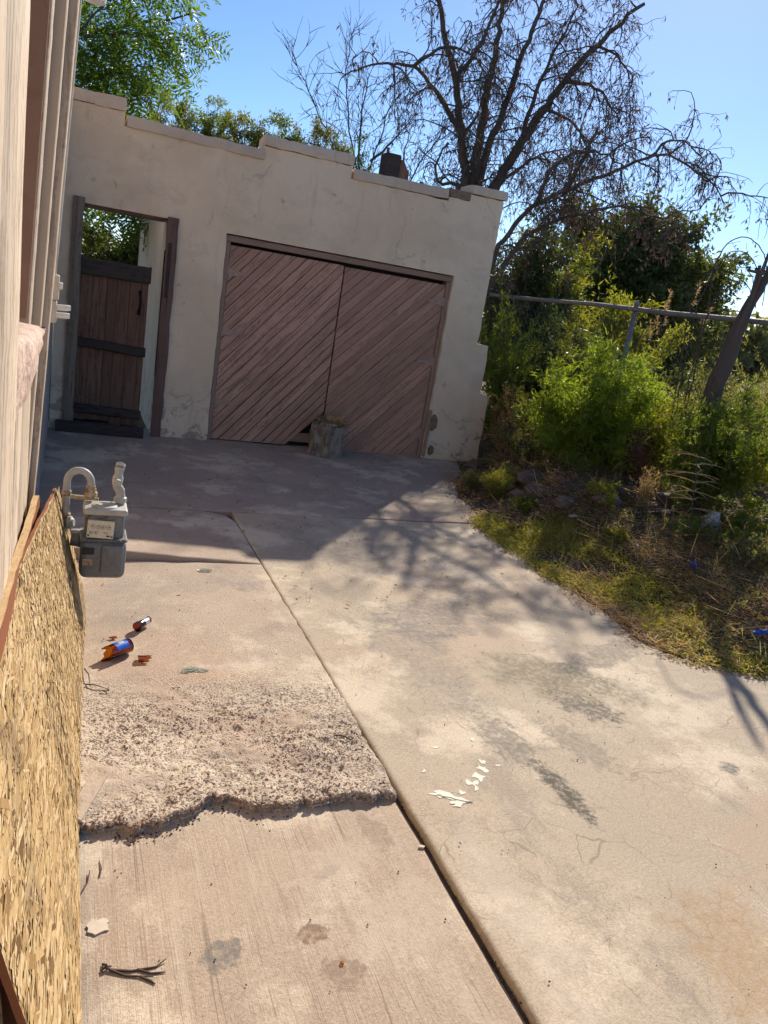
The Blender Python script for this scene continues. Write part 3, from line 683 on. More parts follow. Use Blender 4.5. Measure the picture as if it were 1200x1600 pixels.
# ------------------------------------------------------------------ house on the left
house = thing('house', 'weathered house wall with pale siding boards, deep window reveal and tan trim at left', 'house', (-.2, 3, 0))
WX = -.205
def hat(y, z, k):
    x = WX if y < 3.92 else -.150
    if k: return (x-.30, y, z)
    return (x + .008*nz(y, z, 0, 2) + .004*nz(y, z, 3, 9), y, z)
OY0, OY1, OZ0, OZ1 = 2.25, 3.40, 1.36, 3.2
us = lines(-1.5, 7.92, .12, [OY0, OY1, 3.92, 3.96]); vs_ = lines(-.06, 3.7, .12, [OZ0, OZ1])
cells(us, vs_, lambda y, z: not (OY0 < y < OY1 and OZ0 < z < OZ1), hat, .3, 'wall', m_house, house)
b = MB(); b.box((-6, -1.5, 3.72), (-.22, 7.9, 3.85)); b.box((-6, -1.5, -.06), (-5.8, 7.9, 3.71)); b.build('roof', m_roof, house)
rv = MB(); n = 14; V = []; F = []
for i in range(n+1):
    z = 1.37 + (3.18-1.37)*i/n
    for (xx, yy) in ((-.50, 3.385), (-.30, 3.375), (WX+.033*z, 3.382), (WX+.033*z, 3.398), (-.50, 3.398)): V.append((xx, yy+.004*nz(xx*5, z, 0, 4), z))
for i in range(n):
    for k in range(5): F.append([i*5+k, i*5+(k+1) % 5, (i+1)*5+(k+1) % 5, (i+1)*5+k])
F += [list(range(5)), [n*5+k for k in range(5)]]
rv.add(V, F); rv.build('window_reveal', m_reveal, house)
b = MB(); b.box((-.49, 2.26, 1.38), (-.47, 3.37, 3.18)); b.build('window_board', m_inside, house)
def vboard(y0, y1, z0, z1, fx, mat, name, th=.05, rough=.004, n=60):
    q = MB(); V = []; F = []
    for i in range(n+1):
        z = z0 + (z1-z0)*i/n; e0 = rough*nz(y0*3, z, 1, 6, 4); e1 = rough*nz(y1*3, z, 2, 6, 4)
        x = fx(z); bul = .002*nz(z, y0, 4, 3)
        for (xx, yy) in ((x-th, y0+e0), (x-.004+bul, y0+e0), (x+bul, y0+e0+.006), (x+bul+.003*nz(z*2, y0, 1, 8), (y0+y1)/2), (x+bul, y1+e1-.006), (x-.004+bul, y1+e1), (x-th, y1+e1)): V.append((xx, yy, z))
    for i in range(n):
        for k in range(7): F.append([i*7+k, i*7+(k+1) % 7, (i+1)*7+(k+1) % 7, (i+1)*7+k])
    F += [list(range(7)), [n*7+k for k in range(7)]]
    q.add(V, F); return sm_angle(q.build(name, mat, house), 40)
for (y0, y1) in ((.2, .62), (.63, 1.03), (1.04, 1.60), (1.608, 2.22)):
    vboard(y0, y1, -.02, 3.4, lambda z: -.122, m_board, 'siding_board', .08, .007)
for (y0, y1, f) in ((2.232, 2.60, -.125), (2.608, 3.02, -.130), (3.028, 3.385, -.134)):
    vboard(y0, y1, -.02, 1.26, lambda z, f=f: f, m_board, 'apron_board', .07, .006, 30)
vboard(3.405, 3.60, -.02, 3.5, lambda z: -.196+.033*z, m_board, 'trim_board', .06, .005)
vboard(3.602, 3.77, -.02, 3.5, lambda z: -.166+.0375*z, m_trim, 'trim_board', .09, .002)
vboard(3.772, 3.92, -.02, 3.5, lambda z: -.140+.0415*z, m_board, 'trim_board', .11, .006)
# broken plaster sill
q = MB(); n = 40; V = []; F = []
for i in range(n+1):
    y = 2.14 + 1.05*i/n; zt = 1.412 - .045*i/n; zb = float(np.interp(y, [2.14, 2.2, 2.35, 2.6, 2.95, 3.19], [1.13, 1.11, 1.19, 1.265, 1.315, zt-.012])); w = zt-zb
    for (xx, zz) in ((-.46, zt+.01), (-.20, zt+.006), (-.112, zt), (-.092, zt-.012), (-.086, zt-.35*w), (-.092, zt-.7*w), (-.105, zb+.006), (-.14, zb), (-.46, zb)):
        k_ = 1 if xx > -.2 else 0; tp = max(0., 1-(y-2.14)/.30); V.append((xx - k_*.046*tp + k_*.014*nz(y, zz, 1, 7, 5), y, zz + k_*.012*nz(y, xx*4, 3, 8, 4)))
for i in range(n):
    for k in range(9): F.append([i*9+k, i*9+(k+1) % 9, (i+1)*9+(k+1) % 9, (i+1)*9+k])
F += [list(range(9)), [n*9+k for k in range(9)]]
q.add(V, F); sm_angle(q.build('broken_sill', m_sill, house), 50)
# conduit with clamp box on the trim edge
cd = thing('conduit', None, None, (-.07, 4.10, 1.5)); cd.parent = house; cd.location = ORG['conduit'] - ORG[house.name]
cd['label'] = 'cream electrical conduit ending in a clamp box with two round lugs'
b = MB(); b.tube([(-.15+.043*z, 4.08, z) for z in np.linspace(1.5, 3.45, 14)], .013, 10); b.build('pipe', m_cream, cd, smooth=True)
b = MB(); b.rbox((-.085, 4.09, 1.475), (.055, .07, .115), .006, 2); b.build('clamp_box', m_cream, cd)
b = MB(); b.rbox((-.093, 4.09, 1.362), (.058, .075, .100), .006, 2); b.build('clamp_box', m_cream, cd)
for (x, z, l, r) in ((-.058, 1.485, .016, .017), (-.065, 1.385, .062, .014), (-.065, 1.348, .060, .014)):
    b = MB(); b.lathe((x, 4.07, z), [(r*.9, 0), (r, .004), (r, l-.006), (r*.8, l)], 12, (1, 0, .06)); sm_angle(b.build('lug', m_white, cd), 40)
# security lamp: rim just enters the picture at the top
lamp = thing('wall_lamp', 'white round security lamp peeking in at the top beside the house trim', 'lamp', (.035, 5.0, 2.93))
b = MB(); b.lathe((.035, 5.0, 2.935), [(.045, 0), (.058, .004), (.062, .03), (.055, .10), (.035, .15), (.02, .17)], 20, (0, 0, 1)); sm_angle(b.build('lamp_shade', m_white, lamp), 50)
b = MB(); b.tube([(.035, 5.0, 3.09), (.0, 5.0, 3.14), (-.16, 5.0, 3.15)], .014, 8); b.build('arm', m_white, lamp)
def stuffobj(name, V, F, mat, parent=None, loc=None, kind='stuff'):
    b = MB(); b.V = [np.asarray(V)]; b.F = F.tolist() if isinstance(F, np.ndarray) else F; b.n = len(V)
    o = b.build(name, mat, parent, loc, fix=False)
    if kind: o['kind'] = kind
    return o
# ------------------------------------------------------------------ boards leaning on the house
def sheet(name, label, y0, yfar, zt, xb, slope, th, mat, edge_mat, NY=46, NV=26, rag=.006, near=lambda v: 0., strands=0):
    root = thing(name, label, 'board', (0, (y0+3.5)/2, 0))
    V = np.zeros((2, NV+1, NY+1, 3))
    for j in range(NV+1):
        v = j/NV
        for i in range(NY+1):
            u = i/NY; ya = y0 + near(v) + rag*nz(v*3, 1, 2, 5, 4); yb = yfar(v) + rag*1.6*nz(v*3, 5, 2, 7, 4)
            y = ya + (yb-ya)*u; z = (zt(y) + rag*nz(y, 1, 1, 9, 4))*v
            x = xb(y) - slope*z + .006*nz(y, z, 1, 1.6) + (rag*.6*nz(y, 9, 1, 12) if j == 0 else 0)
            V[0, j, i] = (x, y, z+.002); V[1, j, i] = (x-th, y, z+.002-th*slope*.8 if j else z+.002)
    b = MB(); W = NY+1; F = [[j*W+i, j*W+i+1, (j+1)*W+i+1, (j+1)*W+i] for j in range(NV) for i in range(NY)]
    n0 = (NV+1)*W; F2 = [[a+n0 for a in f][::-1] for f in F]
    b.add(np.concatenate([V[0].reshape(-1, 3), V[1].reshape(-1, 3)]), F + F2); o = b.build('face', mat, root, smooth=True, fix=False)
    ring = [i for i in range(W)] + [j*W+NY for j in range(1, NV+1)] + [NV*W+i for i in range(NY-1, -1, -1)] + [j*W for j in range(NV-1, 0, -1)]
    fr, bk = V[0].reshape(-1, 3)[ring], V[1].reshape(-1, 3)[ring]; m = len(ring)
    b = MB(); b.add(np.concatenate([fr, bk]), [[k, m+k, m+(k+1) % m, (k+1) % m] for k in range(m)]); b.build('cut_edge', edge_mat, root)
    if strands:      # overlapping straight-edged wood strands pressed on the face
        r = np.random.default_rng(17); V2 = []; F2 = []; nrm = np.array([1, 0, slope]); nrm /= np.linalg.norm(nrm); up = np.array([-slope, 0, 1]); up /= np.linalg.norm(up); al = np.array([0, 1., 0])
        k = 0
        while k < strands:
            v = r.random(); y = r.uniform(y0+.01, yfar(v)-.005); zmax = zt(y)-.006; z = r.uniform(.006, zmax); a = r.normal()*.33; big_ = r.random() < .10; L = r.uniform(.03, .07) if big_ else r.uniform(.010, .04); W = r.uniform(.007, .013) if big_ else r.uniform(.0018, .006)
            d1 = al*math.cos(a)+up*math.sin(a); d2_ = -al*math.sin(a)+up*math.cos(a)
            if z + abs(L*math.sin(a)) + W > zmax or z - abs(L*math.sin(a)) - W < 0 or y + L > yfar(v) or y - L < y0: 
                L *= .35
                if z + abs(L*math.sin(a)) + W > zmax or z - abs(L*math.sin(a)) - W < 0 or y + L > yfar(v) + .004 or y - L < y0 - .002: continue
            c = np.array([xb(y) - slope*z + .006*nz(y, z, 1, 1.6), y, z+.002]) + nrm*(.0012 + .0016*k/strands)
            t1, t2 = r.normal(size=2)*.012; sk = r.normal(size=4)*.18
            for (p, q) in ((-1+sk[0]*.3, -1+sk[1]), (1+sk[1]*.3, -1+sk[2]), (1+sk[2]*.3, 1+sk[3]), (-1+sk[3]*.3, 1+sk[0])): V2.append(c + d1*L*p + d2_*W*q + nrm*(t1*L*p*.5 + t2*W*q))
            F2.append([4*k, 4*k+1, 4*k+2, 4*k+3]); k += 1
        stuffobj('wood_strands', np.array(V2), F2, m_strand, root)
    return root
sheet('strand_board', 'large golden strand board sheet leaning on the house below the boards', 1.06,
      lambda v: float(np.interp(v, [0, .08, .25, .5, .75, .93, 1], [3.43, 3.50, 3.70, 3.84, 3.80, 3.74, 3.68])),
      lambda y: float(np.interp(y, [1.0, 1.66, 2.33, 2.9, 3.7, 4], [.885, .825, .755, .695, .600, .56])),
      lambda y: float(np.interp(y, [1, 1.4, 2.07, 2.8, 3.41, 3.9], [.108, .102, .092, .108, .130, .135])), .262, .012, m_osb, m_redply, strands=12000)
sheet('hardboard_sheet', 'red-brown hardboard sheet wedged between the strand board and the house', 1.25,
      lambda v: 3.46 + .06*v, lambda y: .615 + (3.5-y)*.128, lambda y: -.030, .095, .024, m_redply, m_osbedge, 30, 10, .010)

# ------------------------------------------------------------------ gas meter
gm = thing('gas_meter', 'grey gas meter with cream dial plate and hooped inlet pipe beside strand board', 'gas meter', (.19, 3.6, 0))
b = MB(); b.rbox((.188, 3.575, .322), (.200, .15, .185), .032, 4); sm_angle(b.build('lower_case', m_meter, gm), 50)
b = MB(); b.rbox((.225, 3.502, .330), (.10, .028, .14), .013, 3); sm_angle(b.build('bulged_panel', m_meter, gm), 50)
b = MB(); b.rbox((.187, 3.590, .470), (.172, .13, .15), .02, 3); sm_angle(b.build('upper_case', m_meter, gm), 50)
b = MB(); b.rbox((.187, 3.585, .418), (.205, .16, .014), .005, 2); b.build('seam_flange', m_meter, gm)
b = MB(); b.rbox((.188, 3.585, .548), (.192, .15, .030), .012, 3); cap = sm_angle(b.build('top_cap', m_grey, gm), 50)
b = MB(); b.lathe((.185, 3.575, .562), [(.055, 0), (.055, .006), (.050, .009), (.030, .010), (.028, .006), (.012, .006), (.010, .014), (.0, .014)], 24); sm_angle(b.build('cap_disc', m_grey, cap), 30)
rot = Matrix.Rotation(-.12, 3, 'X') @ Matrix.Rotation(.05, 3, 'Y')
b = MB(); b.rbox((.170, 3.512, .470), (.116, .016, .082), .005, 2, rot); pl = b.build('index_plate', m_plate, gm)
pc = Vector((.170, 3.512, .470))
def onplate(u, v, d): return pc + rot @ Vector((u, -.0085-d, v))
b = MB()
for (u, v, r) in ((-.034, .012, .0095), (-.012, .012, .0095), (.010, .012, .0095), (.032, .012, .0095), (-.040, -.016, .008), (-.019, -.016, .008)):
    n_ = 16; ring = []
    for rr_ in (r, r*.84):
        for k in range(n_): a = 2*math.pi*k/n_; ring.append(tuple(onplate(u+rr_*math.cos(a), v+rr_*math.sin(a), .0006)))
    b.add(ring, [[k, (k+1) % n_, n_+(k+1) % n_, n_+k] for k in range(n_)])
    a = random.uniform(0, 6.28); c, s_ = math.cos(a), math.sin(a); w = r*.28
    b.add([tuple(onplate(u+x_, v+z_, .0006)) for x_, z_ in ((c*r*.8, s_*r*.8), (-s_*w, c*w), (-c*r*.35, -s_*r*.35), (s_*w, -c*w))], [[0, 1, 2, 3]])
for (u, v, w, h) in ((.022, -.012, .020, .0018), (.024, -.018, .016, .0018), (.034, -.028, .014, .006)):
    b.add([tuple(onplate(u+x_, v+z_, .0006)) for x_, z_ in ((-w/2, -h/2), (w/2, -h/2), (w/2, h/2), (-w/2, h/2))], [[0, 1, 2, 3]])
b.build('dial_print', m_black, pl, fix=False)
for u in (-.050, .050): b = MB(); b.lathe(onplate(u, -.030, 0), [(.004, 0), (.003, -.003)], 8, tuple(rot @ Vector((0, 1, 0)))); b.build('plate_screw', m_iron, pl)
for (x0, x1, z0, z1) in ((.098, .148, .352, .385), (.100, .146, .300, .330)):
    b = MB(); b.rbox(((x0+x1)/2, 3.499, (z0+z1)/2), (x1-x0, .004, z1-z0), .0015, 1); b.build('badge', m_rust if z0 < .34 else m_black, gm)
for k in range(9):
    b = MB(); b.lathe((.10+.0225*k, 3.503, .418), [(.0055, 0), (.0055, -.006), (.003, -.008)], 6, (0, 1, 0)); b.build('flange_bolt', m_meter, gm)
for (x, y, z, ax, r_) in ((.020, 3.66, .58, (0, 0, 1), .0205), (.123, 3.64, .612, (0, 0, 1), .0205), (.020, 3.66, .47, (0, 0, 1), .0235)):
    b = MB(); b.lathe((x, y, z), [(r_*.9, 0), (r_, .003), (r_, .022), (r_*.9, .025)], 14, ax); b.build('pipe_collar', m_rust, gm)
# hooped inlet pipe
pts = [(.020, 3.66, z) for z in np.linspace(0.0, .640, 12)]
for a in np.linspace(math.pi, 0, 13): pts.append((.0715+.0515*math.cos(a), 3.66-.02*(math.pi-a)/math.pi, .645+.058*math.sin(a)))
pts += [(.123, 3.64, z) for z in np.linspace(.640, .605, 4)]
b = MB(); b.tube(pts, .0165, 14); b.build('inlet_pipe', m_grey, gm, smooth=True)
b = MB(); b.lathe((.123, 3.64, .575), [(.020, 0), (.020, .012), (.030, .013), (.030, .032), (.024, .036), (.024, .05), (.0, .05)], 8); b.build('union_nut', m_rust, gm)
b = MB(); b.lathe((.252, 3.62, .560), [(.020, 0), (.020, .012), (.029, .013), (.029, .034), (.022, .038), (.018, .06)], 8); b.build('union_nut', m_grey, gm)
pts = [(.252, 3.62, .61), (.250, 3.625, .625), (.236, 3.63, .645), (.232, 3.64, .66)]
b = MB(); b.tube(pts, [.019, .021, .021, .019], 12); b.build('outlet_elbow', m_grey, gm, smooth=True)
b = MB(); b.lathe((.234, 3.64, .650), [(.022, 0), (.024, .014), (.024, .035), (.019, .045), (.020, .062), (.022, .066), (.022, .078), (.010, .084)], 12, (.12, .25, 1)); v_ = sm_angle(b.build('shutoff_valve', m_grey, gm), 40)
b = MB(); b.lathe((.236, 3.612, .668), [(.017, 0), (.017, -.018), (.012, -.022), (.0, -.022)], 6, (0, 1, 0)); b.build('valve_stem', m_grey, v_)
b = MB(); b.lathe((.244, 3.66, .728), [(.019, 0), (.023, .004), (.023, .016), (.012, .022)], 10, (.2, .6, .6)); b.build('pipe_plug', m_grey, v_)
b = MB(); b.tube([(.02, 3.70, .565), (.10, 3.70, .560), (.16, 3.69, .556)], .011, 8); b.build('brace_pipe', m_rust, gm)
b = MB(); b.lathe((.030, 3.64, .455), [(.024, 0), (.030, .004), (.030, .018), (.022, .022), (.018, .03)], 16, (1, -.3, .1)); b.lathe((.048, 3.635, .40), [(.022, 0), (.026, .01), (.026, .05)], 14, (1, 0, 0)); sm_angle(b.build('regulator', m_grey, gm), 40)
b = MB(); b.tube([(.052, 3.60, .39), (.10, 3.59, .385)], .032, 14); b.build('side_inlet', m_meter, gm, smooth=True)

# ------------------------------------------------------------------ tree stump by the garage door
stp = thing('tree_stump', 'short grey tree stump topped with dry moss against the garage doors', 'stump', (2.56, 7.69, 0))
def wob(a, t): return 1 + .05*math.sin(5*a+1) + .03*math.sin(11*a+t*6) + .045*math.sin(17*a+4*math.sin(t*8+a*2)) + .15*mn.noise((math.cos(a)*3, math.sin(a)*3, t*6)) + .10*mn.noise((math.cos(a)*9, math.sin(a)*9, t*9)) - .10*max(0, mn.noise((math.cos(a)*6+5, math.sin(a)*6, t*3)))
pf = [(float(np.interp(t, [0, .07, .15, .2, .26, .31, .33], [.178, .164, .157, .156, .165, .178, .172])), t) for t in np.linspace(0, .33, 26)] + [(.13, .32), (.05, .31)]
b = MB(); b.lathe((2.56, 7.69, .0), pf, 96, wob=wob); sm_angle(b.build('stump_body', m_stump, stp), 60)
for (a, z, r) in ((-1.75, .325, .050), (-1.2, .345, .035), (-2.3, .335, .04), (-.5, .34, .03), (2.0, .35, .05), (.8, .35, .045)):
    b = MB(); b.lathe((2.56+.11*math.cos(a), 7.69+.11*math.sin(a), z-.02), [(r*.7, 0), (r, r*.4), (r*.8, r*.9), (r*.3, r*1.2)], 10, wob=lambda a_, t: 1+.2*math.sin(3*a_+z*50)); sm_angle(b.build('bark_knob', m_stump, stp), 60)
def blades(n, cen, spread, L, W, up, seed, droop=.3):
    r = np.random.default_rng(seed); B = MB()
    p = np.array(cen) + (r.random((n, 3))-.5)*2*np.array(spread)
    d = r.normal(size=(n, 3)); d[:, 2] = np.abs(d[:, 2])*up; d /= np.linalg.norm(d, axis=1, keepdims=True)
    return leafmesh(p, d, L*(.5+r.random(n)), W*(.6+.8*r.random(n)), r)
def leafmesh(p, d, L, W, r, fold=.25):
    """one folded rhombus per leaf"""
    n = len(p); L = np.broadcast_to(L, (n,)); W = np.broadcast_to(W, (n,))
    s = np.cross(d, r.normal(size=(n, 3))); s /= (np.linalg.norm(s, axis=1, keepdims=True)+1e-9); nn = np.cross(s, d)
    mid = p + d*(L*.45)[:, None]
    V = np.stack([p, mid + s*(W/2)[:, None] + nn*(W*fold)[:, None], p + d*L[:, None], mid - s*(W/2)[:, None] + nn*(W*fold)[:, None]], 1).reshape(-1, 3)
    F = np.arange(4*n).reshape(n, 4); return V, F
V, F = blades(420, (2.59, 7.70, .345), (.13, .12, .015), .07, .012, .9, 3); stuffobj('dry_moss', V, F, L_dry, stp)
V, F = blades(260, (2.64, 7.69, .36), (.08, .09, .03), .055, .016, .8, 4); stuffobj('brown_moss', V, F, L_straw, stp)

# ------------------------------------------------------------------ exposed pebbles, grit, litter on the concrete
def ico():
    bm = bmesh.new(); bmesh.ops.create_icosphere(bm, subdivisions=1, radius=1.0); V = np.array([v.co[:] for v in bm.verts]); bm.verts.index_update()
    F = np.array([[v.index for v in f.verts] for f in bm.faces]); bm.free(); return V, F
IV, IF = ico()
def stones(P, S, r, flat=.65):
    n = len(P); nv = len(IV); V = np.zeros((n, nv, 3))
    for i in range(n):
        a, c_ = r.random(2)*6.28; m = np.array(Matrix.Rotation(a, 3, 'Z') @ Matrix.Rotation((c_-3)*.15, 3, 'X'))
        sc = S[i]*np.array([1, .55+.4*r.random(), flat*(.7+.5*r.random())]); V[i] = (IV*(1+.12*r.normal(size=(nv, 1)))*sc) @ m.T + P[i]
    return V.reshape(-1, 3), (IF[None]+(np.arange(n)*nv)[:, None, None]).reshape(-1, 3)
r = np.random.default_rng(11); P_ = []; S_ = []
for k in range(26000):
    x = r.uniform(-.02, 1.13); y = r.uniform(2.03, 3.05)
    y0 = brk(x) - .004
    if y < y0 + .012: continue
    w = wear(x, y); den = w*(.10 + .9*max(0, min(1, .5+1.5*mn.noise((x*3.2, y*3.2, 4)))))
    if y < y0 + .07: den = .9
    if r.random() > (den**1.5)*.62: continue
    s = r.uniform(.0028, .0062)*(1.4 if r.random() < .08 else 1)
    ye = (y-y0)/.16; z = aggz(x, y, .5) ; P_.append((x, y, z - s*.30)); S_.append(s)
for k in range(900):
    x = r.uniform(-.02, 1.11); P_.append((x, brk(x)+r.uniform(-.004, .012), r.uniform(-.018, .004))); S_.append(r.uniform(.004, .009))
V, F = stones(np.array(P_), np.array(S_), r); o = stuffobj('exposed_pebbles', V, F, m_peb)
tag(o, 'brown river pebbles bared in the broken end of the worn slab', 'pebbles')
P_ = []; S_ = []
for k in range(420):
    y = r.uniform(1., 5.3)**1.0; P_.append((XJ+r.normal()*.004, y, -.032+abs(r.normal())*.004)); S_.append(r.uniform(.002, .0045))
for k in range(170):
    P_.append((XJ-.02-abs(r.normal())*.02, r.uniform(2.15, 3.3), .006)); S_.append(r.uniform(.002, .005))
for k in range(420):
    x = r.uniform(.1, 3.1); y = r.uniform(1.1, 7.6); zz = -.029 if (x < XJ and y < 2.05) else (.012 if x < XJ and y < 4.3 else .002)
    P_.append((x, y, zz+.003)); S_.append(r.uniform(.001, .0032)*(1+.10*y))
for k in range(110):
    x = .2+abs(r.normal())*.3; P_.append((x, brk(x)-.01-abs(r.normal())*.03, -.027)); S_.append(r.uniform(.002, .005))
V, F = stones(np.array(P_), np.array(S_), r); tag(stuffobj('grit', V, F, m_grit), 'dark grit and crumbs scattered over the driveway and in its joint', 'grit')
n = 240; p = np.stack([r.uniform(.2, 3.4, n), r.uniform(3.6, 7.6, n), np.full(n, .010)], 1); d = r.normal(size=(n, 3)); d[:, 2] = .1*np.abs(d[:, 2]); d /= np.linalg.norm(d, axis=1, keepdims=True)
V, F = leafmesh(p, d, .015+.025*r.random(n), .008+.008*r.random(n), r); tag(stuffobj('leaf_litter', V, F, L_dry), 'small dry leaves scattered on the shaded concrete before the garage', 'leaves')
def flat(name, outline, c, z, th, mat, label, cat, rotz=0., sc=1., group=None):
    b = MB(); poly = [(c[0]+sc*(x*math.cos(rotz)-y*math.sin(rotz)), c[1]+sc*(x*math.sin(rotz)+y*math.cos(rotz))) for x, y in outline]
    b.prism(poly, 'z', z, z+th); o = b.build(name, mat, loc=(c[0], c[1], z)); return tag(o, label, cat, group)
def blobpoly(rx, ry, seed, n=22, amp=.35):
    return [(rx*math.cos(a)*(1+amp*mn.noise((math.cos(a)*1.7+seed, math.sin(a)*1.7, seed))), ry*math.sin(a)*(1+amp*mn.noise((math.cos(a)*1.7+seed, math.sin(a)*1.7, seed+4)))) for a in np.linspace(0, 2*math.pi, n, endpoint=False)]
# white paint splashes
pw = thing('paint_splash', 'dried white paint splashes on the wide slab beside the joint', 'paint', (1.45, 2.12, .003))
for i, (x, y, rx, ry, rt) in enumerate(((1.32, 2.06, .045, .022, -.3), (1.355, 2.01, .035, .016, .2), (1.39, 2.06, .018, .010, .4), (1.455, 2.10, .030, .022, .5), (1.50, 2.135, .022, .018, 0), (1.54, 2.18, .014, .022, .2), (1.565, 2.225, .010, .018, 0), (1.62, 2.195, .016, .006, -.2), (1.415, 2.345, .014, .007, 0), (1.60, 2.38, .012, .006, 1), (1.30, 2.20, .012, .005, 1), (1.345, 2.035, .05, .006, -.5))):
    b = MB(); pol = blobpoly(rx, ry, i*3.1+1, 40, 1.3); b.prism([(x+a*math.cos(rt)-c*math.sin(rt), y+a*math.sin(rt)+c*math.cos(rt)) for a, c in pol], 'z', .0005, .0016+.0002*i); b.build('splash', m_paint, pw)
flat('plaster_flake', blobpoly(.032, .022, 4, 20, .6), (.145, 1.72), -.028, .005, m_flake, 'pale cream plaster flake on the near slab by the strand board', 'flake')
flat('plaster_flake', blobpoly(.010, .006, 9, 12, .6), (1.14, 1.85), -.028, .006, m_flake, 'tiny white chip lying right at the long joint', 'flake')
flat('glass_shard', [(-.055, -.005), (-.03, .02), (.0, .024), (.02, .008), (.045, -.002), (.06, -.016), (.03, -.02), (.01, -.012), (-.02, -.014), (-.04, -.018)], (.56, 3.01), .016, .004, m_pale, 'pale green flat glass shard on the worn slab', 'glass shard', .05)
flat('plastic_scrap', blobpoly(.04, .022, 14, 20, .7), (.78, 4.19), .016, .003, m_pale, 'clear crumpled plastic scrap below the lifted slab lip', 'scrap')
# scrap of wood
b = MB(); m_ = Matrix.Rotation(1.18, 3, 'Z') @ Matrix.Rotation(-.06, 3, 'Y'); b.rbox((.118, 2.20, .026), (.22, .052, .012), .002, 1, m_); tag(b.build('wood_scrap', m_board, loc=(.118, 2.2, .015)), 'short pale wood slat lying on the pebbly slab beside the strand board', 'wood scrap')
# broken bottle
def bottle():
    bo = thing('broken_bottle', 'broken brown bottle body with shiny blue label lying on its side', 'bottle', (.255, 3.16, .014))
    ax = Vector((.105, .085, 0)).normalized(); c0 = Vector((.205, 3.12, .046)); L = .125; R0 = .0315; sides = 28
    def shell(R, R_in, x0f, x1, name, mat, par):
        b = MB(); u = Vector((0, 0, 1)); w = ax.cross(u); V = []; F = []
        for (rr_, st) in ((R, 1), (R_in, -1)):
            for k in range(sides):
                a = 2*math.pi*k/sides; e = u*math.cos(a)*rr_ + w*math.sin(a)*rr_
                for x in (x0f(a), (x0f(a)+x1)/2, x1 if st == 1 else x1-.006): V.append(tuple(c0+ax*x+e))
        n3 = 3*sides
        for k in range(sides):
            k2 = (k+1) % sides
            for j in (0, 1):
                F.append([3*k+j, 3*k2+j, 3*k2+j+1, 3*k+j+1]); F.append([n3+3*k+j, n3+3*k+j+1, n3+3*k2+j+1, n3+3*k2+j])
            F.append([3*k, n3+3*k, n3+3*k2, 3*k2])
        F.append([3*k+2 for k in range(sides)][::-1]); F.append([n3+3*k+2 for k in range(sides)])
        b.add(V, F); return sm_angle(b.build(name, mat, par), 50)
    shell(R0, R0-.003, lambda a: .012+.014*math.sin(3*a+1)+.010*math.sin(7*a)+.012*math.cos(a), L, 'glass_wall', m_amber, bo)
    b = MB(); u = Vector((0, 0, 1)); w = ax.cross(u)
    for (x0, x1, ra, a0, a1, mt, nm) in ((.040, .105, R0+.0006, -1.25, 1.25, m_blue, 'blue_label'), (.060, .090, R0+.0011, -.25, .35, m_foil, 'silver_band')):
        q = MB(); V = []; n = 14
        for k in range(n+1):
            a = a0+(a1-a0)*k/n; e = (u*math.cos(a)+w*math.sin(a))*ra
            V += [tuple(c0+ax*x0+e), tuple(c0+ax*x1+e)]
        q.add(V, [[2*k, 2*k+1, 2*k+3, 2*k+2] for k in range(n)]); q.build(nm, mt, bo, fix=False)
bottle()
bn = thing('bottle_neck', 'broken brown bottle neck with silver-blue wrapper pointing away on worn slab', 'bottle', (.385, 3.44, .014))
ax = Vector((.75, .85, .10)).normalized(); b = MB(); b.lathe((.350, 3.40, .036), [(.0235, 0), (.0225, .015), (.019, .035), (.0155, .055), (.0145, .08), (.016, .082), (.016, .09), (.012, .09), (.0115, .075), (.013, .05), (.0195, .012), (.0215, .001)], 22, tuple(ax), wob=lambda a, t: 1+.03*math.sin(4*a)); sm_angle(b.build('glass_wall', m_amber, bn), 50)
b = MB(); b.lathe(tuple(Vector((.350, 3.40, .036))+ax*.048), [(.0178, 0), (.0160, .016), (.0152, .032)], 22, tuple(ax)); b.build('neck_wrapper', m_foil, bn)
sg = thing('glass_shard', 'curved dark brown bottle shard just right of the bottle body', 'glass shard', (.36, 3.11, .014))
b = MB(); V = []; F = []; n = 12
for k in range(n+1):
    a = -1.1+2.2*k/n; hh = .055*(1-.6*abs(k/n-.45)) + .008*math.sin(k*2.1)
    for (rr_, t) in ((.031, 0), (.031, hh), (.028, hh), (.028, 0)): V.append((.36 + t - .025, 3.11 + rr_*math.sin(a), .010 + rr_*math.cos(a)*.85))
for k in range(n):
    for j in range(4): F.append([k*4+j, k*4+(j+1) % 4, (k+1)*4+(j+1) % 4, (k+1)*4+j])
F += [[0, 1, 2, 3], [n*4+j for j in range(4)][::-1]]
b.add(V, F); sm_angle(b.build('curved_glass', m_amber, sg), 50)
b = MB(); b.prism([(.225, 3.335), (.255, 3.345), (.262, 3.33), (.24, 3.322)], 'z', .016, .020); tag(b.build('glass_shard', m_amber, loc=(.24, 3.33, .016)), 'small flat brown glass chip between the strand board and bottle neck', 'glass shard')
b = MB(); b.lathe((.74, 1.475, -.027), [(.006, 0), (.0055, .003), (.0, .004)], 7); tag(b.build('glass_shard', glass('yellow_glass', (.9, .45, .02)), loc=(.74, 1.475, -.027)), 'tiny glinting yellow glass bead on the near slab', 'glass shard')
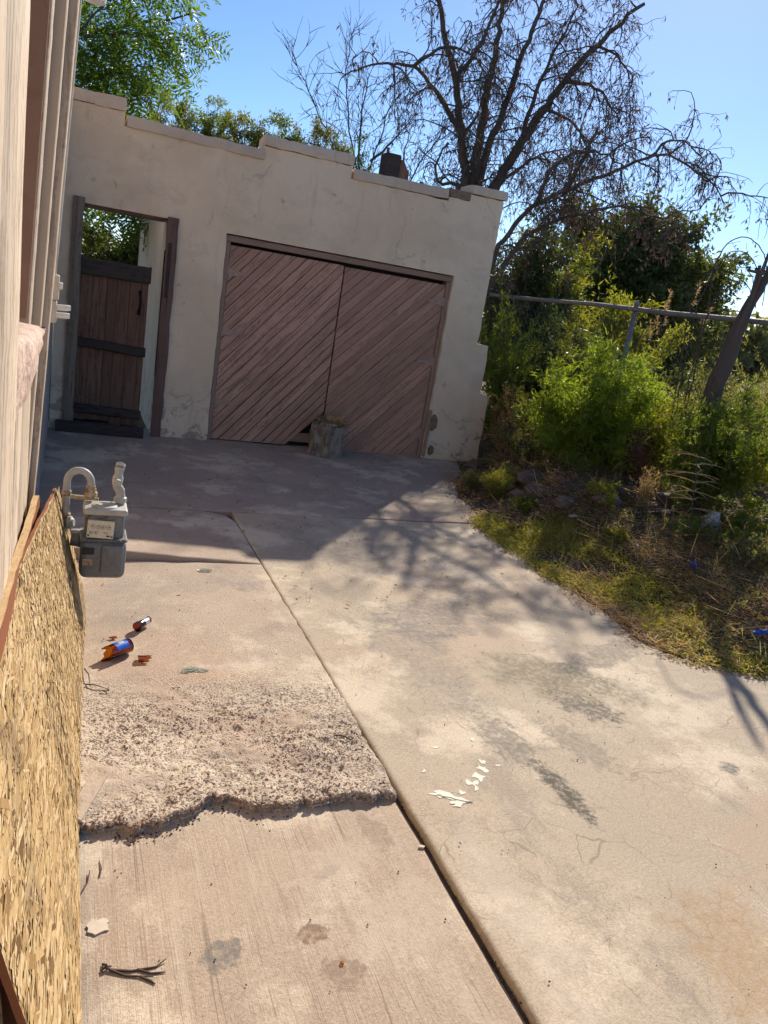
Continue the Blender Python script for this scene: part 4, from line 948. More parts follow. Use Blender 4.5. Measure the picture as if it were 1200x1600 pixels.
# twigs
def twig(label, parts, r0, loc, cat='twig'):
    b = MB()
    for pts in parts: b.tube(pts, [r0, r0*.8, r0*.4], 6)
    return tag(b.build('twig', m_twig, loc=loc), label, cat)
z = -.0255
twig('forked dry twig lying on the near slab beside the strand board', [[(.155, 1.585, z+.004), (.20, 1.555, z), (.265, 1.535, z+.002)], [(.165, 1.58, z), (.215, 1.565, z), (.275, 1.565, z), (.30, 1.58, z+.004)], [(.235, 1.545, z), (.26, 1.525, z), (.268, 1.515, z)], [(.23, 1.567, z), (.262, 1.548, z), (.295, 1.545, z)], [(.150, 1.60, z), (.157, 1.585, z+.012), (.165, 1.575, z)], [(.145, 1.58, z), (.156, 1.586, z+.006), (.17, 1.59, z)]], .0035, (.15, 1.58, z))
twig('short curved twig touching the strand board edge on near slab', [[(.098, 1.84, z), (.118, 1.885, z), (.125, 1.925, z+.006)]], .003, (.1, 1.84, z))
twig('tiny upright-looking twig just right of the curved twig', [[(.150, 1.90, z), (.156, 1.93, z+.002), (.152, 1.965, z)]], .0024, (.15, 1.9, z))
twig('bent black wire by the strand board below the broken bottle', [[(.125, 2.92, .018), (.16, 2.90, .024), (.205, 2.875, .018)], [(.205, 2.875, .018), (.21, 2.86, .02), (.18, 2.868, .018)], [(.12, 3.05, .018), (.135, 2.98, .03), (.14, 2.90, .018)]], .003, (.12, 2.9, .018), 'wire')
twig('small dark twig on the stony slab close to the long joint', [[(1.03, 2.46, .012), (1.06, 2.44, .018), (1.09, 2.415, .012)], [(1.05, 2.46, .012), (1.075, 2.425, .016), (1.08, 2.40, .012)]], .003, (1.05, 2.45, .012))

# ------------------------------------------------------------------ chain-link fence along the right side
FX, FZ = 5.6, 2.015
fence = thing('chain_link_fence', 'rusting chain-link fence with a pale top rail behind the shrubs', 'fence', (FX, 6.5, .2))
yy = np.linspace(2.0, 12.5, 30); b = MB(); b.tube([(FX+.012*nz(y, 1, 0, .7), y, FZ+.012*nz(y, 4, 0, .6)) for y in yy], .026, 10); b.build('top_rail', m_galv, fence, smooth=True)
for y in (3.2, 7.05, 11.0):
    b = MB(); b.tube([(FX+.03, y, .1), (FX+.03, y, FZ+.05)], .028, 10); b.lathe((FX+.03, y, FZ+.05), [(.032, 0), (.03, .02), (.012, .045)], 10); b.build('post', m_galv, fence, smooth=True)
b = MB(); pit = .050; k = 0; y = 2.6
while y < 11.2:
    b.tube([(FX-.026+(.003 if i % 2 else -.003), y + (pit*1.06 if (i + k) % 2 else 0), z_) for i, z_ in enumerate(np.arange(.18, FZ-.01, pit*.95))], .0018, 3, False); y += pit; k += 1
o = b.build('wire_mesh', m_wire, fence, fix=False); o['kind'] = 'stuff'
# ------------------------------------------------------------------ vegetation tools
def unit(v): return v/(np.linalg.norm(v)+1e-9)
def path(p0, d0, L, n, r, wig=.18, grav=0.):
    """wandering branch: list of points"""
    p = np.array(p0, float); d = unit(np.array(d0, float)); P = [p.copy()]
    for i in range(n):
        d = unit(d + r.normal(size=3)*wig + np.array([0, 0, grav])); p = p + d*L/n; P.append(p.copy())
    return np.array(P)
def resample(P, step):
    P = np.asarray(P, float); s = np.concatenate([[0], np.cumsum(np.linalg.norm(np.diff(P, axis=0), axis=1))]); n = max(2, int(s[-1]/step)+1)
    t = np.linspace(0, s[-1], n); Q = np.stack([np.interp(t, s, P[:, k]) for k in range(3)], 1)
    for _ in range(2): Q[1:-1] = .25*Q[:-2]+.5*Q[1:-1]+.25*Q[2:]
    return Q
def rods(paths, r0, r1, sides=3):
    """many thin branches as one mesh"""
    B = MB()
    for P in paths: B.tube(P, np.linspace(r0, r1, len(P)), sides, False)
    return B
def shrub(name, label, cat, loc, h, spread, nst, nleaf, L, W, lmat, smat, seed, up=.6, start=.25, droop=-.02, wig=.12, lean=(0, 0), side=2, group=None, sr=.006, lup=.35):
    r = np.random.default_rng(seed); root = thing(name, label, cat, loc, group); loc = np.array(loc, float); paths = []; LP = []; LD = []
    for i in range(nst):
        a = r.uniform(0, 2*np.pi); o = np.sqrt(r.random()); d = np.array([np.cos(a)*o*spread/h + lean[0], np.sin(a)*o*spread/h + lean[1], 1.0])
        l = h*(.65+.4*r.random())*(1.05-.25*o)
        P = path(loc + np.array([np.cos(a), np.sin(a), 0])*.12*spread*o, d, l, 9, r, wig*.6, droop); paths.append(P)
        br = [(P, start)]
        for k in range(side):
            j = r.integers(3, 8); dd = unit(P[j]-P[j-1]) + r.normal(size=3)*.55; Q = path(P[j], dd, l*(.2+.25*r.random()), 5, r, wig, droop); paths.append(Q); br.append((Q, .05))
        for (Q, s0) in br:
            m = int(nleaf*(len(Q)-1)/10*(1.0 if Q is P else .8)); t = s0+(1-s0)*r.random(m)**.8; f = t*(len(Q)-1); j = np.minimum(f.astype(int), len(Q)-2); w = (f-j)[:, None]
            p = Q[j]*(1-w)+Q[j+1]*w; td = Q[j+1]-Q[j]; td /= (np.linalg.norm(td, axis=1, keepdims=True)+1e-9)
            d = td*up + r.normal(size=(m, 3))*.55; d[:, 2] += lup*.5; d /= np.linalg.norm(d, axis=1, keepdims=True); LP.append(p); LD.append(d)
    rods(paths, sr, sr*.3, 4).build('stems', smat, root, fix=False)
    p = np.concatenate(LP); d = np.concatenate(LD); m = len(p)
    V, F = leafmesh(p, d, L*(.55+.7*r.random(m)), W*(.7+.6*r.random(m)), r); stuffobj('foliage', V, F, lmat, root)
    return root
def crowntree(name, label, loc, trunk_h, crown_c, crown_r, nl, per, L, W, lmat, bmat, seed, tr=.12, group=None, hang=0., sub=5, dens=1., cat='tree'):
    """trunk, limbs that reach into the crown ellipsoid, leaf clumps on the twig ends"""
    r = np.random.default_rng(seed); root = thing(name, label, cat, loc, group); loc = np.array(loc, float); C = np.array(crown_c, float); R3 = np.array(crown_r, float)
    B = MB(); top = np.array([loc[0]+(C[0]-loc[0])*.5, loc[1]+(C[1]-loc[1])*.5, loc[2]+trunk_h]); T = resample([loc-np.array([0, 0, .2]), loc*.6+top*.4+r.normal(size=3)*.06, top], .25); B.tube(T, np.linspace(tr, tr*.75, len(T)), 9)
    fine = []; LP = []; LD = []
    for i in range(nl):
        q = r.normal(size=3); q = unit(q)*r.random()**.33*.92; tip = C + q*R3
        s = T[-1] if r.random() < .6 else T[int(len(T)*.7)]
        mid = (s+tip)/2 + r.normal(size=3)*.12*R3 + np.array([0, 0, .08*R3[2]]); P = resample([s, mid, tip], .3); P[1:-1] += r.normal(size=P[1:-1].shape)*.03
        B.tube(P, np.linspace(tr*.38, tr*.05, len(P)), 5, False)
        for k in range(sub):
            j = r.integers(max(1, len(P)//3), len(P)); d = unit(P[j]-s) + r.normal(size=3)*.7; Q = path(P[j], d, R3.mean()*(.22+.25*r.random()), 5, r, .25, -hang*.3); fine.append(Q)
            m = int(per*dens*(.5+r.random())); f = r.random(m)*(len(Q)-1); jj = np.minimum(f.astype(int), len(Q)-2); w = (f-jj)[:, None]
            p = Q[jj]*(1-w)+Q[jj+1]*w + r.normal(size=(m, 3))*.05*R3.mean(); dd = r.normal(size=(m, 3)); dd[:, 2] -= hang; dd += unit(Q[-1]-Q[0])*.5; dd /= np.linalg.norm(dd, axis=1, keepdims=True); LP.append(p); LD.append(dd)
    tk = B.build('trunk', bmat, root, smooth=True, fix=False); rods(fine, tr*.07, tr*.02, 3).build('twigs', bmat, root, fix=False)['kind'] = 'stuff'
    p = np.concatenate(LP); d = np.concatenate(LD); m = len(p)
    V, F = leafmesh(p, d, L*(.55+.7*r.random(m)), W*(.7+.6*r.random(m)), r); stuffobj('crown', V, F, lmat, root); return root

# ------------------------------------------------------------------ big half-bare tree right of the garage
def twiggy(name, label, loc, limbs, seed, k=1., q2=6, q3=2, pods=4, skip0=30):
    """limbs traced as polylines, dressed with drooping branchlets, twigs and withered leaves; k scales everything about the eye height"""
    r = np.random.default_rng(seed); root = thing(name, label, 'tree', loc)
    B = MB(); Q1 = []; Q2 = []; Q3 = []; LP = []; LD = []
    for li, (P, a, c, dens) in enumerate(limbs):
        P = np.array(P)*k + np.array([0, 0, 1.65*(1-k)]); P = resample(P, .10*k); P[1:-1] += r.normal(size=P[1:-1].shape)*.012*k
        B.tube(P, k*(a + (c-a)*np.linspace(0, 1, len(P))**.8), 9, True)
        s0 = skip0 if li == 0 else int(len(P)*.14); j = s0
        while j < len(P):
            t = unit(P[min(j+1, len(P)-1)]-P[j-1]); tt = (j-s0)/max(1, len(P)-s0)
            d = t*.6 + r.normal(size=3)*.75; d[2] += .15
            S = path(P[j], d, k*r.uniform(.35, .95)*(1.05-.35*tt), 8, r, .22, -.13); Q1.append(S)
            for _ in range(int(q2*dens)+1):
                jj = r.integers(1, 9); d = unit(S[jj]-S[jj-1])*.5 + r.normal(size=3)*.75; d[2] -= .25
                T = path(S[jj], d, k*r.uniform(.15, .5), 6, r, .30, -.20); Q2.append(T)
                for _2 in range(q3):
                    kk = r.integers(2, 7); d = r.normal(size=3)*.7; d[2] -= .5; U = path(T[kk], d, k*r.uniform(.06, .22), 3, r, .35, -.15); Q3.append(U)
                    for _3 in range(r.integers(0, pods)):
                        LP.append(U[r.integers(1, 4)]); dd = r.normal(size=3)*.5; dd[2] -= .9; LD.append(unit(dd))
            j += max(1, int(r.integers(1, 3)/dens + .5))
    B.build('trunk', m_bark, root, smooth=True, fix=False)
    for nm, Q, a, c, sd in (('branches', Q1, .011, .004, 4), ('branchlets', Q2, .0048, .0022, 3), ('twigs', Q3, .0027, .0017, 3)): rods(Q, a*k, c*k, sd).build(nm, m_bark, root, fix=False)['kind'] = 'stuff'
    p = np.array(LP); d = np.array(LD); m = len(p); V, F = leafmesh(p, d, k*(.045+.045*r.random(m)), k*(.010+.010*r.random(m)), r); stuffobj('withered_leaves', V, F, m_pod, root)
    return root
K_ = 1.46
twiggy('half_bare_tree', 'tall half-bare tree with many upright limbs and dark twigs behind the garage', (7.3, 14.0, -.07), [
        ([(5.05, 9.65, .5), (5.02, 9.62, 1.2), (4.91, 9.6, 2.27), (4.59, 9.6, 3.23), (4.42, 9.6, 3.8), (4.21, 9.6, 4.38), (3.99, 9.6, 4.8), (3.8, 9.6, 5.15), (3.63, 9.6, 5.51)], .12, .022, 1.1),
        ([(4.41, 9.6, 3.82), (3.92, 9.52, 4.21), (3.6, 9.44, 4.37), (3.27, 9.36, 4.31), (3.0, 9.28, 4.21), (2.83, 9.2, 4.08)], .040, .008, 1.1),
        ([(3.58, 9.45, 4.37), (3.73, 9.31, 4.55), (3.94, 9.27, 4.65), (4.34, 9.24, 4.55), (4.51, 9.2, 4.36)], .022, .008, 1.3),
        ([(4.65, 9.6, 3.1), (4.7, 9.68, 3.87), (4.74, 9.76, 4.42), (4.79, 9.84, 5.0), (4.81, 9.92, 5.51), (4.78, 10.0, 5.95)], .075, .02, 1.2),
        ([(4.72, 9.6, 3.0), (4.77, 9.55, 3.77), (4.87, 9.5, 4.19), (4.92, 9.45, 4.58), (4.98, 9.4, 4.98), (5.05, 9.35, 5.38), (5.06, 9.3, 5.69)], .065, .018, 1.2),
        ([(4.92, 9.6, 2.2), (4.94, 9.52, 3.33), (5.18, 9.45, 3.86), (5.37, 9.38, 4.31), (5.53, 9.3, 4.65), (5.82, 9.22, 5.11), (6.11, 9.15, 5.43), (6.30, 9.08, 5.66)], .10, .02, 1.3),
        ([(5.18, 9.45, 3.86), (5.15, 9.3, 4.4), (5.25, 9.2, 4.9), (5.4, 9.1, 5.4)], .035, .010, 1.2), ([(5.53, 9.3, 4.65), (5.75, 9.1, 4.65), (6.0, 8.95, 4.5), (6.15, 8.85, 4.25)], .03, .008, 1.6),
        ([(5.37, 9.38, 4.31), (5.6, 9.2, 4.25), (5.8, 9.05, 4.05), (5.9, 9.0, 3.8)], .025, .007, 1.6), ([(5.82, 9.22, 5.11), (6.1, 9.1, 5.05), (6.3, 9.0, 4.85)], .02, .007, 1.6),
        ([(4.21, 9.6, 4.38), (4.4, 9.5, 4.8), (4.5, 9.4, 5.3), (4.45, 9.3, 5.8)], .03, .01, 1.3), ([(4.59, 9.6, 3.23), (4.3, 9.5, 3.25), (4.1, 9.4, 3.12), (4.0, 9.35, 3.35), (4.05, 9.3, 3.55)], .03, .01, 1.),
        ([(4.94, 9.52, 3.33), (5.1, 9.4, 3.5), (5.35, 9.3, 3.75), (5.6, 9.2, 3.85)], .03, .008, 1.5), ([(4.42, 9.6, 3.8), (4.55, 9.5, 4.1), (4.5, 9.4, 4.5)], .025, .008, 1.2)], 21, K_, 7, 2, 5, 24)
twiggy('drooping_tree', 'low half-bare tree whose long limb droops right above the fence', (5.05, 9.6, .1), [
        ([(5.05, 9.65, -.1), (5.02, 9.6, 1.0), (5.0, 9.55, 1.8), (5.08, 9.27, 2.73), (5.31, 9.03, 3.14), (5.69, 8.8, 3.42), (6.04, 8.57, 3.65), (6.31, 8.33, 3.82), (6.45, 8.1, 3.9), (6.66, 7.87, 3.71), (6.78, 7.63, 3.59), (6.78, 7.4, 3.34)], .065, .006, 1.25),
        ([(5.59, 8.9, 3.33), (5.73, 8.85, 3.66), (5.83, 8.8, 4.12)], .04, .018, .5),
        ([(5.02, 9.6, 1.7), (5.33, 9.3, 2.68), (5.57, 9.0, 2.99), (5.72, 8.7, 3.08), (6.03, 8.4, 3.24), (6.29, 8.1, 3.2), (6.46, 7.8, 3.07)], .045, .007, 1.3),
        ([(5.29, 9.0, 3.13), (5.32, 8.87, 3.57), (5.55, 8.73, 3.79), (5.92, 8.6, 3.81), (6.15, 8.45, 3.66)], .03, .008, 1.3), ([(6.31, 8.33, 3.82), (6.45, 8.3, 4.05), (6.6, 8.2, 4.1), (6.75, 8.05, 3.95)], .02, .006, 1.2)], 22, 1., 8, 2, 6, 34)

# ------------------------------------------------------------------ feathery tree hanging over the doorway at upper left
def featree():
    r = np.random.default_rng(5); root = thing('feathery_tree', 'bright green feathery-leaved tree hanging over the wall at upper left', 'tree', (-.8, 12.5, -.07))
    B = MB(); T = resample([(-.8, 12.5, -.2), (-.75, 12.3, 1.6), (-.6, 11.6, 3.0), (-.4, 10.9, 4.0)], .2); B.tube(T, np.linspace(.15, .07, len(T)), 9)
    L = [[(-.4, 10.9, 4.0), (.1, 10.1, 4.3), (.7, 9.7, 4.45), (1.2, 9.5, 4.75)], [(-.4, 10.9, 4.0), (.0, 10.0, 3.9), (.55, 9.6, 3.95), (1.05, 9.5, 3.95)], [(-.6, 11.6, 3.0), (-.1, 10.4, 3.45), (.4, 9.7, 3.55), (.85, 9.5, 3.5)],
         [(-.4, 10.9, 4.0), (-.3, 10.2, 4.5), (.2, 9.6, 4.9), (.9, 9.4, 5.2)], [(-.6, 11.6, 3.0), (-.2, 10.6, 3.1), (.2, 10, 3.2), (.5, 9.7, 3.25)], [(-.6, 11.6, 3.0), (-.1, 11.0, 2.8), (.2, 10.4, 2.6), (.35, 9.9, 2.35)], [(-.4, 10.9, 4.0), (.3, 10.4, 4.1), (.8, 10.1, 4.2), (1.3, 9.9, 4.35)],
         [(-.5, 11.2, 3.6), (-.3, 10.3, 3.7), (-.05, 9.6, 3.8), (.25, 9.3, 4.1)], [(-.5, 11.2, 3.6), (.1, 10.7, 3.6), (.5, 10.2, 3.7), (.9, 10.0, 3.75)], [(-.6, 11.6, 3.0), (.1, 11.2, 2.7), (.5, 10.8, 2.5), (.65, 10.4, 2.2)]]
    tw = []; LP = []; LD = []; LL = []
    for P in L:
        P = [(p_[0]*.82-.02 if p_[0] > 0 else p_[0], p_[1], p_[2]) for p_ in P]; P = resample(P, .09); P[1:-1] += r.normal(size=P[1:-1].shape)*.015; B.tube(P, np.linspace(.035, .008, len(P)), 6, False)
        for j in range(int(len(P)*.3), len(P)):
            for k in range(3):
                d = unit(P[min(j+1, len(P)-1)]-P[j-1])*.9 + r.normal(size=3)*.65; d[2] -= .1
                Q = path(P[j], d, r.uniform(.18, .5), 6, r, .15, -.10); tw.append(Q)
                for q in range(2):
                    jj = r.integers(2, 7); dd = unit(Q[jj]-Q[jj-1])*.8 + r.normal(size=3)*.45; dd[2] -= .65; dd = unit(dd); base = Q[jj]; ln = r.uniform(.22, .38)
                    sd = unit(np.cross(dd, r.normal(size=3))); nn = 7
                    for a in range(nn):
                        f = (a+.8)/nn; c = base + dd*ln*f + np.array([0, 0, -.02*f*f])
                        for s in (-1, 1): LP.append(c); LD.append(unit(sd*s + dd*.55)); LL.append((.070+.030*math.sin(f*3)))
    B.build('trunk', m_bark, root, smooth=True, fix=False); rods(tw, .004, .0018, 3).build('twigs', m_stemg, root, fix=False)
    p = np.array(LP); d = np.array(LD); V, F = leafmesh(p, d, np.array(LL), .022, r, .1); stuffobj('crown', V, F, L_fea, root)
featree()
# dense dark greenery seen through the narrow doorway and over the wall
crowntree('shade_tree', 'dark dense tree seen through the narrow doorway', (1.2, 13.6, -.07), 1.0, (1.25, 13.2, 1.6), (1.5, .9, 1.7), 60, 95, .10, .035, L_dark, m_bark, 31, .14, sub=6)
for i, (x, y, z, rx, rz, lab) in enumerate(((1.15, 12.6, 3.42, .55, .62, 'leftmost leafy hedge shrub behind the garage parapet beside the feathery tree'), (1.70, 12.8, 3.55, .55, .66, 'second leafy hedge shrub from left behind the parapet'), (2.25, 12.7, 3.58, .55, .66, 'third leafy hedge shrub from left behind the parapet'), (2.80, 12.8, 3.62, .55, .66, 'fourth leafy hedge shrub from left behind the parapet'), (3.35, 12.7, 3.62, .55, .66, 'fifth leafy hedge shrub behind the parapet, below the bare saplings'), (3.90, 12.8, 3.50, .50, .62, 'rightmost leafy hedge shrub behind the parapet, left of the roof timber'))):
    crowntree('hedge_shrub', lab, (x, y, -.07), 2.2, (x, y, z), (rx, .5, rz), 52, 62, .062, .017, L_grn if i % 2 else L_grey, m_bark2, 41+i, .05, 'hedge shrubs behind the garage', sub=6, cat='shrub')
# bare saplings behind the parapet
for i, (lab, lines_) in enumerate((('bare leaning sapling left of centre behind the parapet', [[(4.2, 13.5, 2.4), (4.03, 13.5, 3.83), (3.48, 13.5, 4.59), (3.2, 13.5, 4.99), (3.05, 13.5, 5.1)]]),
                         ('tallest bare upright sapling behind the parapet', [[(4.5, 13.5, 2.4), (4.42, 13.5, 3.6), (4.13, 13.5, 4.35), (3.97, 13.5, 4.99), (3.94, 13.5, 5.6)], [(4.42, 13.5, 3.6), (4.28, 13.4, 4.4), (4.30, 13.4, 5.0), (4.36, 13.4, 5.3)]]),
                         ('bare sapling leaning right beside the tallest one', [[(4.6, 13.4, 2.4), (4.5, 13.4, 3.5), (4.71, 13.4, 4.5), (4.80, 13.4, 5.1)], [(4.55, 13.4, 3.9), (4.9, 13.3, 4.3), (5.15, 13.3, 4.7)]]),
                         ('low bare sapling right of the roof timber', [[(5.2, 13.5, 2.6), (5.35, 13.5, 3.79), (5.71, 13.5, 4.49), (6.15, 13.5, 4.8)], [(5.3, 13.5, 3.6), (5.1, 13.4, 4.2), (5.2, 13.4, 4.6)]]))):
    r = np.random.default_rng(60+i); root = thing('bare_sapling', lab, 'sapling', (lines_[0][0][0], 13.5, -.07), 'bare saplings behind the parapet'); B = MB(); t1 = []
    B.tube([(lines_[0][0][0]+.1, 13.5, -.1), lines_[0][0]], [.03, .026], 6)
    for P in lines_:
        P = resample(P, .12); P[1:-1] += r.normal(size=P[1:-1].shape)*.012; B.tube(P, np.linspace(.026, .005, len(P)), 5, False)
        for j in range(4, len(P)):
            for k in range(2):
                d = unit(P[j]-P[j-1])*.8+r.normal(size=3)*.55; d[2] += .2; Q = path(P[j], d, r.uniform(.25, .75), 7, r, .14, .01); t1.append(Q)
                for q in range(3): jj = r.integers(2, 7); t1.append(path(Q[jj], unit(Q[jj]-Q[jj-1])+r.normal(size=3)*.5, r.uniform(.1, .35), 4, r, .16, 0.))
    B.build('trunk', m_bark2, root, fix=False); rods(t1, .0055, .0022, 3).build('twigs', m_bark2, root, fix=False)

# ------------------------------------------------------------------ greenery behind the fence
crowntree('yellow_green_tree', 'sunlit yellow-green tree behind the fence, left beside the garage', (7.2, 12.2, 0), 1.0, (7.5, 12.0, 2.0), (1.15, .9, 1.75), 44, 75, .12, .028, L_ygr, m_bark, 71, .10, sub=6)
crowntree('yellow_green_tree', 'second lower yellow-green tree behind the fence post', (8.3, 10.8, 0), .8, (8.4, 10.7, 1.5), (1.0, .8, 1.35), 38, 70, .11, .026, L_ygr, m_bark, 72, .08, sub=6)
crowntree('evergreen_tree', 'big dark rounded evergreen tree farther behind the fence', (16.2, 20.6, -.07), 1.5, (15.6, 20.3, 3.0), (3.5, 2.4, 2.95), 120, 120, .20, .08, L_dark, m_bark, 73, .25, sub=7)
crowntree('evergreen_tree', 'lower dark evergreen at right of the big rounded one', (19.8, 22.5, -.07), 1.5, (19.4, 22.3, 1.9), (2.4, 2., 2.3), 50, 90, .20, .08, L_dark, m_bark, 74, .22, sub=6)
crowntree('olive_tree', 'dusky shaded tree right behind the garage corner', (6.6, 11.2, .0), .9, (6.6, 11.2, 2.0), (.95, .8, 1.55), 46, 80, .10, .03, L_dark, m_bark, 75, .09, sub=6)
for i, (x, y, h, w, lab, mt) in enumerate(((6.9, 7.1, 1.35, .75, 'grey-green brush behind the fence just right of its post', L_grey), (7.6, 7.0, 1.7, .85, 'grey-green brush behind the fence left of the leaning trunk', L_grey), (7.4, 5.6, 1.75, .8, 'pale brush behind the fence at the right picture edge', L_grey),
                         (8.9, 7.6, 1.85, .9, 'far pale brush behind the leaning trunk', L_grey), (7.0, 9.4, 1.9, .7, 'yellow-green brush behind the fence beside the post', L_ygr), (10.6, 9.2, 2.1, 1.2, 'farthest hazy brush row at the right above the fence rail', L_grey), (9.2, 6.3, 1.9, 1.0, 'hazy brush under the arched canes', L_grey))):
    shrub('brush', lab, 'shrub', (x, y, .05), h, w, 34, 130, .075, .013, mt, m_twig, 81+i, start=.12, side=4, wig=.18, group='brush behind the fence')
for i, (x, y, z, rx, rz, lab) in enumerate(((6.2, 7.7, .9, .55, .8, 'added shade-coloured shrub just behind the fence at the big bush'), (6.25, 8.7, 1.0, .6, .95, 'added shade-coloured shrub behind the fence left of the big bush'), (6.35, 9.6, .85, .75, .95, 'added shade-coloured shrub behind the fence right of the garage'), (7.1, 8.6, .75, .8, .85, 'added low shade-coloured shrub behind the fence below the rail'), (8.2, 8.6, .8, .9, .9, 'added low shade-coloured shrub behind the fence post'))):  # added shrubs; their dark leaf colour stands in for shade behind the fence
    crowntree('shade_backdrop_shrub', lab, (x, y, 0), .3, (x, y, z), (rx, .6, rz), 34, 45, .09, .03, L_dark, m_bark, 140+i, .05, 'added shade backdrop shrubs behind the fence', sub=5, cat='shrub')
for i, (x, y, h, lab) in enumerate(((7.78, 9.2, 2.5, 'left dry plume grass above the fence rail'), (8.12, 9.1, 2.65, 'right dry plume grass above the fence rail'))):
    r = np.random.default_rng(95+i); root = thing('plume_grass', lab, 'grass', (x, y, 0), 'dry plumes behind the fence'); ps = [path((x, y, 0), (.05*k, 0, 1), h*(.8+.1*k), 8, r, .04, -.01) for k in range(3)]
    rods(ps, .006, .003, 3).build('stems', m_twig, root, fix=False); LP = []; LD = []
    for Q in ps:
        for _ in range(60): f = r.uniform(.88, 1.0)*8; j = min(int(f), 7); LP.append(Q[j]+(Q[j+1]-Q[j])*(f-j)); LD.append(unit(r.normal(size=3)*.5+np.array([.5, 0, .5])))
    V, F = leafmesh(np.array(LP), np.array(LD), .07, .006, r); stuffobj('plume', V, F, L_straw, root)

# ------------------------------------------------------------------ planted bank in front of the fence
def bz(x, y): return bankz(x, y)
crowntree('oleander_bush', 'big rounded bright green narrow-leaved bush in the middle of the bank', (5.0, 6.5, bz(5.0, 6.5)), .25, (5.0, 6.5, .92), (.68, .64, .66), 96, 44, .085, .015, L_ole, m_stemg, 101, .03, sub=6, cat='bush')
crowntree('oleander_bush', 'smaller sparse narrow-leaved bush right of the big bush', (5.45, 5.95, bz(5.45, 5.95)), .2, (5.45, 5.95, .78), (.34, .34, .55), 26, 22, .08, .013, L_ygr, m_stemg, 102, .02, sub=5, cat='bush')
shrub('leafy_shrub', 'slender leafy shrub against the fence by the garage corner', 'shrub', (5.1, 8.6, bz(5.1, 8.6)), 1.9, .30, 20, 80, .085, .014, L_grn, m_stemg, 103, start=.1, side=4)
shrub('leafy_shrub', 'second slender shrub behind the dry weeds by the garage corner', 'shrub', (4.85, 8.0, bz(4.85, 8.0)), 1.1, .30, 16, 80, .075, .013, L_ygr, m_stemg, 104, start=.1, side=4)
crowntree('leafy_bush', 'wide green bush at the right edge below the leaning trunk', (5.18, 4.95, bz(5.18, 4.95)), .2, (5.2, 4.95, .82), (.52, .42, .58), 64, 44, .055, .015, L_grn, m_stemg, 105, .025, sub=6, cat='bush')
crowntree('leafy_bush', 'yellowish bush at the right picture edge in front of the fence', (5.3, 4.25, bz(5.3, 4.25)), .2, (5.3, 4.25, .68), (.36, .36, .48), 34, 24, .05, .014, L_ygr, m_stemg, 106, .02, sub=5, cat='bush')
shrub('dry_weed', 'tall dry brown weed leaning at the garage wall end', 'weed', (4.62, 7.5, bz(4.62, 7.5)), .95, .35, 16, 60, .045, .016, L_dry, m_twig, 107, start=.2, side=5)
shrub('dry_weed', 'dry grey weed in front of the big bush at left', 'weed', (4.55, 6.95, bz(4.55, 6.95)), .70, .38, 16, 60, .04, .014, L_grey, m_twig, 108, start=.1, side=5)
shrub('grass_tuft', 'fine green tuft at the slab edge near the garage', 'tuft', (3.80, 6.15, bz(3.80, 6.15)), .27, .20, 130, 34, .035, .005, L_cover, m_stemg, 109, start=.1, side=2, sr=.002)
shrub('grass_tuft', 'olive tuft just left of the green tuft at the slab edge', 'tuft', (3.72, 6.45, bz(3.72, 6.45)), .22, .16, 70, 30, .03, .005, L_grey, m_twig, 110, start=.1, side=2, sr=.002)
shrub('weed_sprig', 'young broad-leaved green sprig on the bank below the mound', 'weed', (4.13, 4.9, bz(4.13, 4.9)), .34, .10, 4, 26, .05, .018, L_ygr, m_stemg, 111, start=.2, side=2)
shrub('golden_weed', 'golden yellow upright weed clump right of the sprig', 'weed', (4.55, 4.98, bz(4.55, 4.98)), .42, .12, 22, 40, .028, .006, L_straw, m_stemg, 112, start=.1, side=2, sr=.003)
shrub('weed_sprig', 'low feathery green weed below the pale dead stalk', 'weed', (4.4, 4.3, bz(4.4, 4.3)), .30, .20, 14, 40, .035, .007, L_grn, m_stemg, 113, start=.1, side=3)
shrub('weed_sprig', 'low green weed on the shaded mound edge', 'weed', (3.75, 5.55, bz(3.75, 5.55)), .16, .2, 12, 40, .03, .010, L_grn, m_stemg, 114, start=.1, side=3)
def spikes(label, x, y, h, seed):
    r = np.random.default_rng(seed); z0 = bz(x, y); root = thing('dead_stalk', label, 'weed', (x, y, z0)); ps = [path((x, y, z0), (.02, 0, 1), h, 9, r, .05, 0)]; lf = []
    for j in range(1, 10):
        for k in range(5):
            a = r.uniform(0, 6.28); d = (math.cos(a), math.sin(a), .25); lf.append(path(ps[0][j], d, r.uniform(.16, .32), 6, r, .06, -.09))
    rods(ps, .006, .003, 5).build('stalk', m_bark2, root, fix=False); rods(lf, .0052, .002, 3).build('withered_leaves', L_straw, root, fix=False)
spikes('pale dead stalk with long thin curled leaves before the right bush', 4.62, 4.5, .62, 120)
for i, (x, y, h, w, n, mt, lab) in enumerate(((4.45, 3.75, .34, .36, 46, m_twig, 'dry thorny tangle on the lower bank near the blue wrapper'), (4.75, 3.45, .42, .40, 50, m_twig, 'larger dry tangle at the right picture edge of the bank'), (4.15, 5.65, .22, .34, 40, m_twig, 'low dry tangle over the mound'), (5.0, 5.45, .30, .30, 30, m_twig, 'dry tangle behind the log end'), (4.3, 6.75, .35, .3, 24, m_twig, 'dry tangle left of the big bush foot'))):
    shrub('dry_tangle', lab, 'weed', (x, y, bz(x, y)), h, w, n, 22, .028, .008, L_grey if i < 2 else L_dry, mt, 300+i, start=.2, side=5, wig=.35, droop=-.08, sr=.0028, group='dry tangles on the bank')
